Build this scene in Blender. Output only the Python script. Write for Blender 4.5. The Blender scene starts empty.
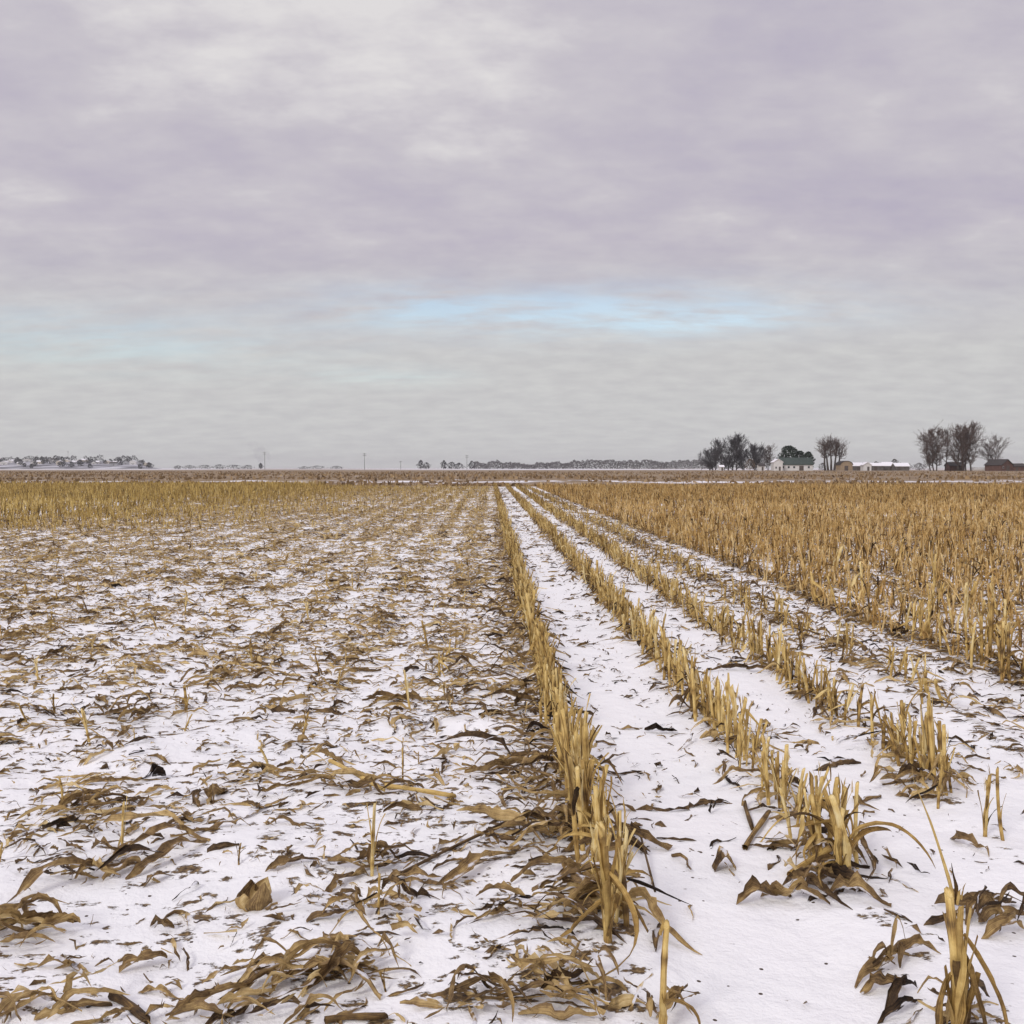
import bpy, math, random
import numpy as np

# ------------------------------------------------------------------ basics
rng = np.random.default_rng(20240)
random.seed(77)
sc = bpy.context.scene
col = sc.collection
CAM_Z = 1.40
F_PX = 1100.0
PITCH = math.atan(44 / F_PX)
YAW = math.atan(22 / F_PX)


def ground_at(px, py):
    """point of the flat ground that a pixel of the photograph looks at (used once, to place things on the ground)"""
    x = (px - 512) / F_PX
    y = -(py - 512) / F_PX
    cp, sp = math.cos(PITCH), math.sin(PITCH)
    dy = cp + y * sp
    dz = -sp + y * cp
    cy, sy = math.cos(YAW), math.sin(YAW)
    wx = x * cy + dy * sy
    wy = -x * sy + dy * cy
    t = -CAM_Z / dz
    return wx * t, wy * t


def project(x, y, z=0.0):
    cy, sy = math.cos(YAW), math.sin(YAW)
    rx = x * cy - y * sy
    ry = x * sy + y * cy
    cp, sp = math.cos(PITCH), math.sin(PITCH)
    zz = z - CAM_Z
    d = ry * cp - zz * sp
    u = ry * sp + zz * cp
    d = np.maximum(d, 1e-3)
    return 512 + F_PX * rx / d, 512 - F_PX * u / d, d


def far_x(px, d):
    return (px - 490.0) / F_PX * d


def far_z(py, d):
    return (468.0 - py) / F_PX * d + CAM_Z


# ------------------------------------------------------------------ numpy value noise
_T = np.random.default_rng(5).random((256, 256))


def vnoise(x, y):
    x = np.asarray(x, float)
    y = np.asarray(y, float)
    xi = np.floor(x).astype(int)
    yi = np.floor(y).astype(int)
    fx = x - xi
    fy = y - yi
    fx = fx * fx * (3 - 2 * fx)
    fy = fy * fy * (3 - 2 * fy)
    a = _T[xi & 255, yi & 255]
    b = _T[(xi + 1) & 255, yi & 255]
    c = _T[xi & 255, (yi + 1) & 255]
    d = _T[(xi + 1) & 255, (yi + 1) & 255]
    return (a * (1 - fx) + b * fx) * (1 - fy) + (c * (1 - fx) + d * fx) * fy - 0.5


def sstep(a, b, v):
    t = np.clip((v - a) / (b - a), 0, 1)
    return t * t * (3 - 2 * t)


# rows of cut stalks, metres right of the camera
SL = [0.252, 0.855, 1.37, 1.88, 2.46]
XA, XB, XC, XD, XE = [s * CAM_Z for s in SL]
ROW = 0.76
FIELD_END = 80.0


def H(x, y):
    """height of the snow surface"""
    x = np.asarray(x, float)
    y = np.asarray(y, float)
    near = 1 - sstep(70, 130, np.abs(y))
    left = 1 - sstep(XA - 0.30, XA + 0.10, x)
    lane = sstep(XA + 0.12, XA + 0.25, x) * (1 - sstep(XB - 0.25, XB - 0.12, x))
    z = 0.05 * vnoise(x / 1.7 + 3, y / 1.9)
    z = z + (0.050 * vnoise(x / 0.42 + 11, y / 0.36) + 0.022 * vnoise(x / 0.15, y / 0.13 + 7)) * (0.45 + 0.55 * left) * (1 - 0.5 * lane)
    z = z + 0.008 * vnoise(x / 0.11 + 31, y / 0.1 + 5) * (1 - 0.6 * lane)
    z = z - 0.015 * lane
    for xr in (XA, XB, XC, XD):
        z = z + 0.022 * np.exp(-((x - xr) / 0.11) ** 2) * (0.6 + 0.8 * vnoise(x * 0 + xr, y / 0.5))
    return z * near


# ------------------------------------------------------------------ node helpers
def new_mat(name):
    m = bpy.data.materials.new(name)
    m.use_nodes = True
    nt = m.node_tree
    nt.nodes.clear()
    return m, nt


def N(nt, t, **kw):
    n = nt.nodes.new(t)
    for k, v in kw.items():
        if k.startswith('i_'):
            n.inputs[k[2:].replace('_', ' ')].default_value = v
        else:
            setattr(n, k, v)
    return n


def ramp(nt, stops, interp='LINEAR'):
    r = nt.nodes.new('ShaderNodeValToRGB')
    r.color_ramp.interpolation = interp
    e = r.color_ramp.elements
    while len(e) < len(stops):
        e.new(0.5)
    for k, (p, c) in enumerate(stops):
        e[k].position = p
        e[k].color = (c[0], c[1], c[2], 1) if not isinstance(c, (int, float)) else (c, c, c, 1)
    return r


def math_n(nt, op, a, b=None, clamp=False):
    n = nt.nodes.new('ShaderNodeMath')
    n.operation = op
    n.use_clamp = clamp
    for i, v in enumerate((a, b)):
        if v is None:
            continue
        if isinstance(v, (int, float)):
            n.inputs[i].default_value = v
        else:
            nt.links.new(v, n.inputs[i])
    return n.outputs[0]


def mixc(nt, fac, a, b):
    n = nt.nodes.new('ShaderNodeMix')
    n.data_type = 'RGBA'
    for sock, v in ((n.inputs['Factor'], fac), (n.inputs['A'], a), (n.inputs['B'], b)):
        if isinstance(v, (int, float)):
            sock.default_value = v
        elif isinstance(v, tuple):
            sock.default_value = (v[0], v[1], v[2], 1)
        else:
            nt.links.new(v, sock)
    return n.outputs['Result']


def principled(nt, color, rough=0.8, normal=None, spec=0.3):
    b = nt.nodes.new('ShaderNodeBsdfPrincipled')
    o = nt.nodes.new('ShaderNodeOutputMaterial')
    if isinstance(color, tuple):
        b.inputs['Base Color'].default_value = (*color, 1)
    else:
        nt.links.new(color, b.inputs['Base Color'])
    b.inputs['Roughness'].default_value = rough
    b.inputs['Specular IOR Level'].default_value = spec
    if normal is not None:
        nt.links.new(normal, b.inputs['Normal'])
    nt.links.new(b.outputs[0], o.inputs['Surface'])
    return b, o


def noise_n(nt, vec, scale, detail=3, rough=0.55):
    n = nt.nodes.new('ShaderNodeTexNoise')
    n.inputs['Scale'].default_value = scale
    n.inputs['Detail'].default_value = detail
    n.inputs['Roughness'].default_value = rough
    if vec is not None:
        nt.links.new(vec, n.inputs['Vector'])
    return n.outputs['Fac']


def scaled(nt, vec, s):
    m = nt.nodes.new('ShaderNodeMapping')
    m.inputs['Scale'].default_value = s
    nt.links.new(vec, m.inputs['Vector'])
    return m.outputs[0]


# ------------------------------------------------------------------ plant materials
def plant_material(name, stops, snow=0.0, transl=0.0, streak=0.22, streak_scale=(1.6, 24, 1), blotch=0.8):
    m, nt = new_mat(name)
    at = N(nt, 'ShaderNodeAttribute', attribute_name='tint')
    oi = N(nt, 'ShaderNodeObjectInfo')
    sep = nt.nodes.new('ShaderNodeSeparateColor')
    nt.links.new(oi.outputs['Color'], sep.inputs[0])
    uv = N(nt, 'ShaderNodeUVMap')
    tc = N(nt, 'ShaderNodeNewGeometry')
    st = noise_n(nt, scaled(nt, uv.outputs[0], streak_scale), 1.0, 4, 0.6)
    bl = noise_n(nt, tc.outputs['Position'], 30.0, 4, 0.65)
    t = math_n(nt, 'ADD', at.outputs['Fac'], math_n(nt, 'SUBTRACT', sep.outputs[0], 0.5))
    t = math_n(nt, 'ADD', t, math_n(nt, 'MULTIPLY', math_n(nt, 'SUBTRACT', st, 0.5), streak * 4))
    t = math_n(nt, 'ADD', t, math_n(nt, 'MULTIPLY', math_n(nt, 'SUBTRACT', bl, 0.5), blotch), clamp=True)
    r = ramp(nt, stops)
    nt.links.new(t, r.inputs[0])
    c = r.outputs[0]
    bump = N(nt, 'ShaderNodeBump')
    bump.inputs['Strength'].default_value = 0.5
    bump.inputs['Distance'].default_value = 0.004
    nt.links.new(st, bump.inputs['Height'])
    if snow > 0:
        sx = nt.nodes.new('ShaderNodeSeparateXYZ')
        nt.links.new(tc.outputs['Normal'], sx.inputs[0])
        up = math_n(nt, 'ABSOLUTE', sx.outputs[2])
        n1 = noise_n(nt, tc.outputs['Position'], 14.0, 4, 0.6)
        f = math_n(nt, 'MULTIPLY', math_n(nt, 'SUBTRACT', math_n(nt, 'MULTIPLY', up, n1), 0.60 - snow), 14.0, clamp=True)
        c = mixc(nt, f, c, (0.80, 0.80, 0.83))
    b, o = principled(nt, c, 0.62, bump.outputs[0], 0.25)
    if transl > 0:
        tr = nt.nodes.new('ShaderNodeBsdfTranslucent')
        nt.links.new(c, tr.inputs['Color'])
        mx = nt.nodes.new('ShaderNodeMixShader')
        mx.inputs[0].default_value = transl
        nt.links.new(b.outputs[0], mx.inputs[1])
        nt.links.new(tr.outputs[0], mx.inputs[2])
        nt.links.new(mx.outputs[0], o.inputs['Surface'])
    return m


LEAF_STOPS = [(0.0, (0.018, 0.012, 0.009)), (0.24, (0.080, 0.049, 0.026)), (0.48, (0.255, 0.165, 0.073)),
              (0.70, (0.53, 0.375, 0.160)), (1.0, (0.76, 0.61, 0.33))]
STEM_STOPS = [(0.0, (0.022, 0.013, 0.007)), (0.25, (0.11, 0.064, 0.024)), (0.46, (0.38, 0.240, 0.075)),
              (0.68, (0.68, 0.490, 0.175)), (1.0, (0.86, 0.74, 0.42))]
YEL_STOPS = [(0.0, (0.05, 0.032, 0.012)), (0.3, (0.19, 0.120, 0.036)), (0.55, (0.46, 0.310, 0.090)),
             (0.8, (0.68, 0.500, 0.170)), (1.0, (0.83, 0.70, 0.36))]
M_LEAF = plant_material('dry_leaf', LEAF_STOPS, snow=0.14, transl=0.22)
M_SHEATH = plant_material('dry_sheath', STEM_STOPS, blotch=0.55, snow=0.0, transl=0.22)
M_STEM = plant_material('dry_stem', STEM_STOPS, blotch=0.4, streak=0.24, streak_scale=(16, 0.8, 1))
M_ORANGE = plant_material('orange_stubble', [(0.0, (0.028, 0.014, 0.007)), (0.25, (0.125, 0.068, 0.023)), (0.46, (0.40, 0.240, 0.076)),
                                            (0.68, (0.66, 0.435, 0.155)), (1.0, (0.86, 0.68, 0.36))], blotch=0.55, transl=0.22)
M_YELLOW = plant_material('yellow_stubble', YEL_STOPS, streak=0.14)


# ------------------------------------------------------------------ mesh helpers
def mesh_np(name, V, Fq, mat, tint=None, uv=None, smooth=True):
    me = bpy.data.meshes.new(name)
    V = np.asarray(V, np.float32)
    Fq = np.asarray(Fq, np.int32)
    nf = len(Fq)
    me.vertices.add(len(V))
    me.vertices.foreach_set('co', V.ravel())
    me.loops.add(nf * 4)
    me.loops.foreach_set('vertex_index', Fq.ravel())
    me.polygons.add(nf)
    me.polygons.foreach_set('loop_start', np.arange(nf, dtype=np.int32) * 4)
    me.polygons.foreach_set('use_smooth', np.full(nf, smooth))
    me.update(calc_edges=True)
    if tint is not None:
        a = me.attributes.new('tint', 'FLOAT', 'POINT')
        a.data.foreach_set('value', np.asarray(tint, np.float32))
    if uv is not None:
        l = me.uv_layers.new(name='UVMap')
        l.data.foreach_set('uv', np.asarray(uv, np.float32)[Fq.ravel()].ravel())
    if mat is not None:
        me.materials.append(mat)
    return me


def link(name, me, parent=None, loc=(0, 0, 0), rot=(0, 0, 0)):
    o = bpy.data.objects.new(name, me)
    col.objects.link(o)
    o.location = loc
    o.rotation_euler = rot
    if parent is not None:
        o.parent = parent
    return o


def tag(o, label, cat, group=None, kind=None):
    o['label'] = label
    o['category'] = cat
    if group:
        o['group'] = group
    if kind:
        o['kind'] = kind
    return o


def merge(parts):
    """[(V, F, tint, uv)] -> one set of arrays"""
    Vs, Fs, Ts, Us, k = [], [], [], [], 0
    for v, f, t, u in parts:
        Vs.append(v)
        Fs.append(f + k)
        Ts.append(t)
        Us.append(u)
        k += len(v)
    return np.concatenate(Vs), np.concatenate(Fs), np.concatenate(Ts), np.concatenate(Us)


def strip_faces(S, A):
    i, j = np.meshgrid(np.arange(S - 1), np.arange(A - 1), indexing='ij')
    a = (i * A + j).ravel()
    return np.stack([a, a + 1, a + A + 1, a + A], 1)


# ------------------------------------------------------------------ leaves on the ground, vectorised
def leaves_batch(r, x, y, L, W, head, arch, kappa, roll0, roll1, fold, tint, S=10, A=5, lift=None, tipup=None, ragged=0.3):
    """returns V (n, S*A, 3) in world space, tint (n, S*A), uv"""
    n = len(x)
    s = np.linspace(0, 1, S)[None, :]
    c = lambda v: np.asarray(v)[:, None]
    ph = r.random((n, 1)) * 6.28
    th = c(head) + c(kappa) * (s - 0.5) + 0.30 * np.sin(2 * np.pi * s * 1.3 + ph) + 0.16 * np.sin(2 * np.pi * s * 2.9 + ph * 2)
    ds = c(L) / (S - 1)
    cx = np.cumsum(np.cos(th) * ds, 1)
    cy = np.cumsum(np.sin(th) * ds, 1)
    cx = cx - cx.mean(1, keepdims=True) + c(x)
    cy = cy - cy.mean(1, keepdims=True) + c(y)
    pk = 0.35 + 0.3 * r.random((n, 1))
    bell = np.where(s < pk, np.sin(np.pi / 2 * s / pk), np.cos(np.pi / 2 * (s - pk) / (1 - pk)))
    kink = np.interp(s[0], np.linspace(0, 1, 7), np.zeros(7))[None] * 0
    kn = r.normal(0, 1, (n, 5))
    kn = np.concatenate([np.zeros((n, 1)), kn, np.zeros((n, 1))], 1)
    pos_ = s[0] * 6
    i0 = np.minimum(pos_.astype(int), 5)
    kink = kn[:, i0] * (1 - (pos_ - i0)) + kn[:, i0 + 1] * (pos_ - i0)
    z = H(cx, cy) + c(arch) * bell ** 1.3 + 0.0065 * kink * np.clip(c(L) / 0.25, 0.1, 1.3)
    if lift is not None:
        z = z + c(lift)
    if tipup is not None:
        z = z + c(tipup) * s ** 2.2
    prof = (np.minimum(s * 5, 1) ** 0.6) * np.clip((1 - s) / 0.55, 0.02, 1) ** 0.7
    blunt = (r.random((n, 1)) < 0.4) * r.uniform(0.3, 0.85, (n, 1))
    prof = np.maximum(prof, np.maximum(blunt * (0.5 + 0.5 * s), 0.05))
    prof = prof * (1 + ragged * (r.random((n, S)) - 0.5))
    w = c(W) * 0.5 * prof
    roll = c(roll0) + c(roll1) * (s - 0.5) + 0.35 * np.sin(2 * np.pi * s * 1.1 + ph * 1.7)
    nx, ny = -np.sin(th), np.cos(th)
    V = np.empty((n, S, A, 3))
    T = np.empty((n, S, A))
    ripple = 0.30 * np.sin(s * 21 + ph * 3) + 0.15 * np.sin(s * 47 + ph * 5)
    tear = [1 - 0.30 * r.random((n, S)) - 0.45 * (r.random((n, S)) < 0.10) for _ in range(2)]
    for k in range(A):
        v = -1 + 2 * k / (A - 1)
        o_h = v * (1 - 0.25 * abs(v)) * (tear[0] if v < 0 else tear[1])
        o_v = c(fold) * abs(v) ** 1.3 + ripple * v * abs(v)
        dh = w * (o_h * np.cos(roll) - o_v * np.sin(roll))
        dv = w * (o_h * np.sin(roll) + o_v * np.cos(roll))
        V[:, :, k, 0] = cx + nx * dh
        V[:, :, k, 1] = cy + ny * dh
        V[:, :, k, 2] = z + dv + w * 0.35 * np.abs(np.sin(roll))
        T[:, :, k] = c(tint) + (0.13 if abs(v) < 0.01 else 0.04 * (1 - abs(v))) + 0.07 * np.sin(s * 6 + ph)
    u = np.broadcast_to((s * c(L) / 0.3)[:, :, None], (n, S, A))
    vv = np.broadcast_to(np.linspace(0, 1, A)[None, None, :], (n, S, A)) + ph[:, :, None]
    UV = np.stack([u, vv], -1)
    return V.reshape(n, S * A, 3), T.reshape(n, S * A), UV.reshape(n, S * A, 2)


def batch_mesh(name, mat, batches):
    """batches: [(V (n,k,3), T, UV, Fstrip)]"""
    Vs, Fs, Ts, Us, k = [], [], [], [], 0
    for V, T, U, f in batches:
        n, m = V.shape[:2]
        if n == 0:
            continue
        Vs.append(V.reshape(-1, 3))
        Ts.append(T.reshape(-1))
        Us.append(U.reshape(-1, 2))
        Fs.append((f[None] + (np.arange(n) * m)[:, None, None]).reshape(-1, 4) + k)
        k += n * m
    return mesh_np(name, np.concatenate(Vs), np.concatenate(Fs), mat, np.concatenate(Ts), np.concatenate(Us))


# ------------------------------------------------------------------ cut corn stalks
def tube(path, rad, sides, tint, uvs=3.0, cap=True, cut=0.0, phase=0.0):
    """path (n,3), rad (n,), tint (n,) -> arrays; the top ends in an angled cut with a sunken pith"""
    n = len(path)
    a = np.linspace(0, 2 * np.pi, sides, endpoint=False) + phase
    d = np.gradient(path, axis=0)
    d /= np.linalg.norm(d, axis=1, keepdims=True) + 1e-9
    ref = np.where(np.abs(d[:, 2:3]) < 0.9, np.array([[0, 0, 1.0]]), np.array([[1.0, 0, 0]]))
    e1 = np.cross(d, ref)
    e1 /= np.linalg.norm(e1, axis=1, keepdims=True) + 1e-9
    e2 = np.cross(d, e1)
    V = path[:, None] + rad[:, None, None] * (np.cos(a)[None, :, None] * e1[:, None] + np.sin(a)[None, :, None] * e2[:, None])
    if cut:
        V[-1] += d[-1] * (np.cos(a) * cut)[:, None]
    V = V.reshape(-1, 3)
    T = np.repeat(tint, sides)
    i, j = np.meshgrid(np.arange(n - 1), np.arange(sides), indexing='ij')
    j2 = (j + 1) % sides
    F = np.stack([i * sides + j, i * sides + j2, (i + 1) * sides + j2, (i + 1) * sides + j], -1).reshape(-1, 4)
    U = np.stack([np.tile(np.arange(sides) / sides, n), np.repeat(np.arange(n) / n * uvs, sides)], 1)
    if cap:
        top = V[-sides:]
        inn = top.mean(0) + (top - top.mean(0)) * 0.55 - d[-1] * rad[-1] * 0.5
        k = len(V)
        V = np.concatenate([V, inn])
        T = np.concatenate([T, np.full(sides, tint[-1] + 0.1)])
        U = np.concatenate([U, U[-sides:]])
        b = k - sides
        F2 = np.array([[b + q, b + (q + 1) % sides, k + (q + 1) % sides, k + q] for q in range(sides)])
        if sides >= 4:
            h = [[k, k + q, k + q + 1, k + q + 2] for q in range(1, sides - 2, 2)]
            F2 = np.concatenate([F2, np.array(h)])
        F = np.concatenate([F, F2])
    return V, F, T, U


def stem_leaf(r, z0, rad, h, L, W, az, S, A, b0, droop, tint, top_cut=False):
    """a dry leaf that leaves the stem at z0, hugs it, then bends out and hangs"""
    s = np.linspace(0, 1, S)
    beta = b0 + droop * s ** (1.5 if droop < 2.1 else 0.6)
    ds = L / (S - 1)
    rr = rad * 0.9 + np.concatenate([[0], np.cumsum(np.sin(beta[:-1]) * ds)])
    zz = z0 + np.concatenate([[0], np.cumsum(np.cos(beta[:-1]) * ds)])
    over = zz < 0.012
    zz = np.where(over, 0.012 + 0.01 * np.sin(s * 8 + az), zz)
    az_s = az + r.normal(0, 0.5) * s ** 1.5 + 0.15 * np.sin(s * 5 + az * 3)
    P = np.stack([np.cos(az_s) * rr, np.sin(az_s) * rr, zz], 1)
    side = np.stack([-np.sin(az_s), np.cos(az_s), np.zeros(S)], 1)
    tw = r.normal(0, 0.7) * s + 0.3 * np.sin(s * 6 + az)
    out = np.stack([np.cos(az_s) * np.cos(beta), np.sin(az_s) * np.cos(beta), -np.sin(beta)], 1)
    acr = side * np.cos(tw)[:, None] + out * np.sin(tw)[:, None]
    nrm = -side * np.sin(tw)[:, None] + out * np.cos(tw)[:, None]
    prof = np.clip((1 - s) / 0.5, 0.05, 1) ** 0.8 * np.minimum(0.55 + s * 3, 1)
    prof = prof * (1 + 0.3 * (r.random(S) - 0.5))
    if top_cut:
        prof = np.maximum(prof, 0.62 + 0.35 * r.random(S))
    w = W * 0.5 * prof
    V = np.empty((S, A, 3))
    T = np.empty((S, A))
    cup = 0.9 * (1 - s) + 0.25
    for k in range(A):
        v = -1 + 2 * k / (A - 1) if A > 1 else 0
        V[:, k] = P + acr * (w * v)[:, None] - nrm * (w * cup * abs(v) ** 1.5)[:, None]
        T[:, k] = tint + 0.05 * (1 - abs(v)) - 0.12 * s
    V[:, :, 2] = np.maximum(V[:, :, 2], 0.004)
    U = np.stack([np.broadcast_to((s * L / 0.3)[:, None], (S, A)), np.broadcast_to(np.linspace(0, 1, A)[None], (S, A)) + az], -1)
    return V.reshape(-1, 3), strip_faces(S, A), T.ravel(), U.reshape(-1, 2)


def make_stalk(r, h, rad, nleaf, lod, hug=0.6, base_tint=0.62):
    """-> stem arrays, [leaf arrays]"""
    sides, rings, S, A = ((8, 12, 9, 5), (5, 5, 5, 3), (3, 2, 3, 2))[lod]
    z = np.linspace(-0.03, h, rings)
    bend = r.normal(0, 0.018, 2)
    path = np.stack([bend[0] * (z / h) ** 2, bend[1] * (z / h) ** 2, z], 1)
    rr = rad * (1.0 - 0.18 * z / h)
    tt = np.full(rings, base_tint) + r.normal(0, 0.05, rings)
    if lod == 0:
        node = 0.05 + r.random() * 0.05
        while node < h - 0.02:
            k = np.argmin(np.abs(z - node))
            rr[k] *= 1.17
            tt[k] -= 0.22
            node += 0.09 + r.random() * 0.05
    tt[0] -= 0.25  # soil-stained foot, darkened further as painted shade between the stalks
    tt[1] -= 0.12
    stem = tube(path, rr, sides, tt, uvs=h / 0.1, cap=lod < 2, cut=rad * r.uniform(0.2, 1.3), phase=r.random() * 6)
    leaves = []
    if lod < 2:
        for q in range(3 if lod == 0 else 1):           # torn fibres of the cut top
            leaves.append(stem_leaf(r, h * r.uniform(0.72, 0.95), rad, h, r.uniform(0.03, 0.08), rad * r.uniform(0.35, 0.8), r.random() * 6.283, max(3, S // 2), 3, r.uniform(0, 0.2),
                                    r.uniform(0, 0.8), base_tint + r.normal(0.02, 0.15)))
    for q in range(nleaf):
        az = r.random() * 6.283
        if r.random() < hug:           # sheath that stays along the stem, its torn end curling away
            z0 = r.uniform(0.0, 0.5) * h
            L = r.uniform(0.35, 0.95) * h
            b0 = r.uniform(0.02, 0.17)
            dr = r.uniform(0.0, 0.9)
            W = rad * r.uniform(0.7, 1.5)
            leaves.append(stem_leaf(r, z0, rad, h, L, W, az, S, A, b0, dr, base_tint + r.normal(-0.06, 0.18), True))
        else:                           # blade that bends over and hangs to the snow
            z0 = r.uniform(0.12, 0.75) * h
            L = r.uniform(0.10, 0.28)
            b0, dr = (r.uniform(0.1, 0.9), r.uniform(1.4, 2.9)) if r.random() < 0.45 else (r.uniform(1.9, 2.7), r.uniform(0.0, 0.5))
            W = r.uniform(0.012, 0.032)
            leaves.append(stem_leaf(r, z0, rad, h, L, W, az, S, A, b0, dr, base_tint + r.normal(-0.20, 0.14)))
    return stem, leaves


def rotz_tilt(az, tx, ty, sc_):
    ca, sa = np.cos(az), np.sin(az)
    z0 = np.zeros_like(az)
    o1 = np.ones_like(az)
    Rz = np.stack([np.stack([ca, -sa, z0], -1), np.stack([sa, ca, z0], -1), np.stack([z0, z0, o1], -1)], -2)
    cx, sx = np.cos(tx), np.sin(tx)
    Rx = np.stack([np.stack([o1, z0, z0], -1), np.stack([z0, cx, -sx], -1), np.stack([z0, sx, cx], -1)], -2)
    cy, sy = np.cos(ty), np.sin(ty)
    Ry = np.stack([np.stack([cy, z0, sy], -1), np.stack([z0, o1, z0], -1), np.stack([-sy, z0, cy], -1)], -2)
    return (Ry @ Rx @ Rz) * sc_[:, None, None]


# ------------------------------------------------------------------ ground
def graded(a, b, d0, s, c0):
    k0 = math.asinh((a - c0) / s)
    k1 = math.asinh((b - c0) / s)
    n = int((k1 - k0) * s / d0)
    return c0 + s * np.sinh(np.linspace(k0, k1, n))


def ground_material():
    m, nt = new_mat('snowy_field')
    geo = N(nt, 'ShaderNodeNewGeometry')
    pos = geo.outputs['Position']
    sep = nt.nodes.new('ShaderNodeSeparateXYZ')
    nt.links.new(pos, sep.inputs[0])
    X, Y = sep.outputs[0], sep.outputs[1]
    # snow with faint tints, wind crust and grains
    g = noise_n(nt, pos, 1.3, 3)
    r = ramp(nt, [(0.3, (0.86, 0.865, 0.865)), (0.7, (0.91, 0.905, 0.905))])
    nt.links.new(g, r.inputs[0])
    snow = r.outputs[0]
    # thin places where trampled straw and wet soil come through: left of the thick row, and under each row
    leftm = nt.nodes.new('ShaderNodeMapRange')
    leftm.inputs['From Min'].default_value = XA + 0.1
    leftm.inputs['From Max'].default_value = XA - 0.25
    nt.links.new(X, leftm.inputs['Value'])
    n1 = noise_n(nt, scaled(nt, pos, (8.0, 11.0, 1.0)), 1.0, 6, 0.66)
    rightm = nt.nodes.new('ShaderNodeMapRange')
    rightm.inputs['From Min'].default_value = XC + 0.1
    rightm.inputs['From Max'].default_value = XE + 0.1
    nt.links.new(X, rightm.inputs['Value'])
    n2 = noise_n(nt, pos, 0.42, 3)
    side = math_n(nt, 'ADD', math_n(nt, 'MULTIPLY', leftm.outputs[0], 0.105), math_n(nt, 'MULTIPLY', rightm.outputs[0], 0.085))
    rowd = None
    for xr in (XA, XB, XC, XD, XE):
        q = math_n(nt, 'ABSOLUTE', math_n(nt, 'SUBTRACT', X, xr))
        rowd = q if rowd is None else math_n(nt, 'MINIMUM', rowd, q)
    rowadd = math_n(nt, 'MULTIPLY', math_n(nt, 'SUBTRACT', 1.0, math_n(nt, 'DIVIDE', rowd, 0.16), clamp=True), 0.13)
    thr = math_n(nt, 'ADD', math_n(nt, 'ADD', n1, math_n(nt, 'ADD', side, rowadd)), math_n(nt, 'MULTIPLY', math_n(nt, 'SUBTRACT', n2, 0.5), 0.24))
    soilf = math_n(nt, 'MULTIPLY', math_n(nt, 'SUBTRACT', thr, 0.675), 30, clamp=True)
    sc1 = noise_n(nt, pos, 60, 3)
    sr = ramp(nt, [(0.3, (0.05, 0.034, 0.022)), (0.52, (0.16, 0.105, 0.05)), (0.7, (0.34, 0.24, 0.11))])
    nt.links.new(sc1, sr.inputs[0])
    field = mixc(nt, soilf, snow, sr.outputs[0])
    # specks of chaff
    vor = nt.nodes.new('ShaderNodeTexVoronoi')
    vor.inputs['Scale'].default_value = 26
    nt.links.new(pos, vor.inputs['Vector'])
    wn = nt.nodes.new('ShaderNodeSeparateColor')
    nt.links.new(vor.outputs['Color'], wn.inputs[0])
    sp = math_n(nt, 'MULTIPLY', math_n(nt, 'LESS_THAN', vor.outputs['Distance'], 0.16), math_n(nt, 'GREATER_THAN', wn.outputs[0], 0.9))
    field = mixc(nt, sp, field, (0.07, 0.045, 0.028))
    # beyond the stubble: rough brown pasture with drifts of snow
    pn = noise_n(nt, scaled(nt, pos, (0.35, 0.12, 1)), 1.0, 5, 0.6)
    pr = ramp(nt, [(0.3, (0.15, 0.103, 0.062)), (0.55, (0.28, 0.20, 0.115)), (0.75, (0.42, 0.32, 0.20))])
    nt.links.new(pn, pr.inputs[0])
    dn = noise_n(nt, scaled(nt, pos, (0.16, 0.07, 1)), 1.0, 6, 0.7)
    band = math_n(nt, 'SUBTRACT', 1.0, math_n(nt, 'DIVIDE', math_n(nt, 'ABSOLUTE', math_n(nt, 'SUBTRACT', Y, 112)), 24), clamp=True)
    dthr = math_n(nt, 'ADD', dn, math_n(nt, 'MULTIPLY', band, 0.165))
    drift = math_n(nt, 'MULTIPLY', math_n(nt, 'SUBTRACT', dthr, 0.62), 18, clamp=True)
    past = mixc(nt, drift, pr.outputs[0], (0.82, 0.81, 0.84))
    # much farther: snow lying on bare winter fields
    fn = noise_n(nt, scaled(nt, pos, (0.0016, 0.0011, 1)), 1.0, 3)
    farm = nt.nodes.new('ShaderNodeMapRange')
    farm.inputs['From Min'].default_value = 650
    farm.inputs['From Max'].default_value = 950
    nt.links.new(Y, farm.inputs['Value'])
    ff = math_n(nt, 'MULTIPLY', farm.outputs[0], math_n(nt, 'MULTIPLY', math_n(nt, 'SUBTRACT', fn, 0.40), 9, clamp=True))
    past = mixc(nt, ff, past, (0.72, 0.72, 0.75))
    pm = nt.nodes.new('ShaderNodeMapRange')
    pm.inputs['From Min'].default_value = FIELD_END + 3
    pm.inputs['From Max'].default_value = FIELD_END + 7
    edge = math_n(nt, 'ADD', Y, math_n(nt, 'MULTIPLY', n2, 6))
    nt.links.new(edge, pm.inputs['Value'])
    c = mixc(nt, pm.outputs[0], field, past)
    b1 = noise_n(nt, pos, 9.0, 6, 0.6)
    b2 = noise_n(nt, pos, 85.0, 3, 0.6)
    h = math_n(nt, 'ADD', math_n(nt, 'MULTIPLY', b1, 0.032), math_n(nt, 'MULTIPLY', b2, 0.005))
    h = math_n(nt, 'SUBTRACT', h, math_n(nt, 'MULTIPLY', soilf, 0.012))
    bump = N(nt, 'ShaderNodeBump')
    bump.inputs['Strength'].default_value = 0.65
    bump.inputs['Distance'].default_value = 1.0
    nt.links.new(h, bump.inputs['Height'])
    principled(nt, c, 0.75, bump.outputs[0], 0.25)
    return m


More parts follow.
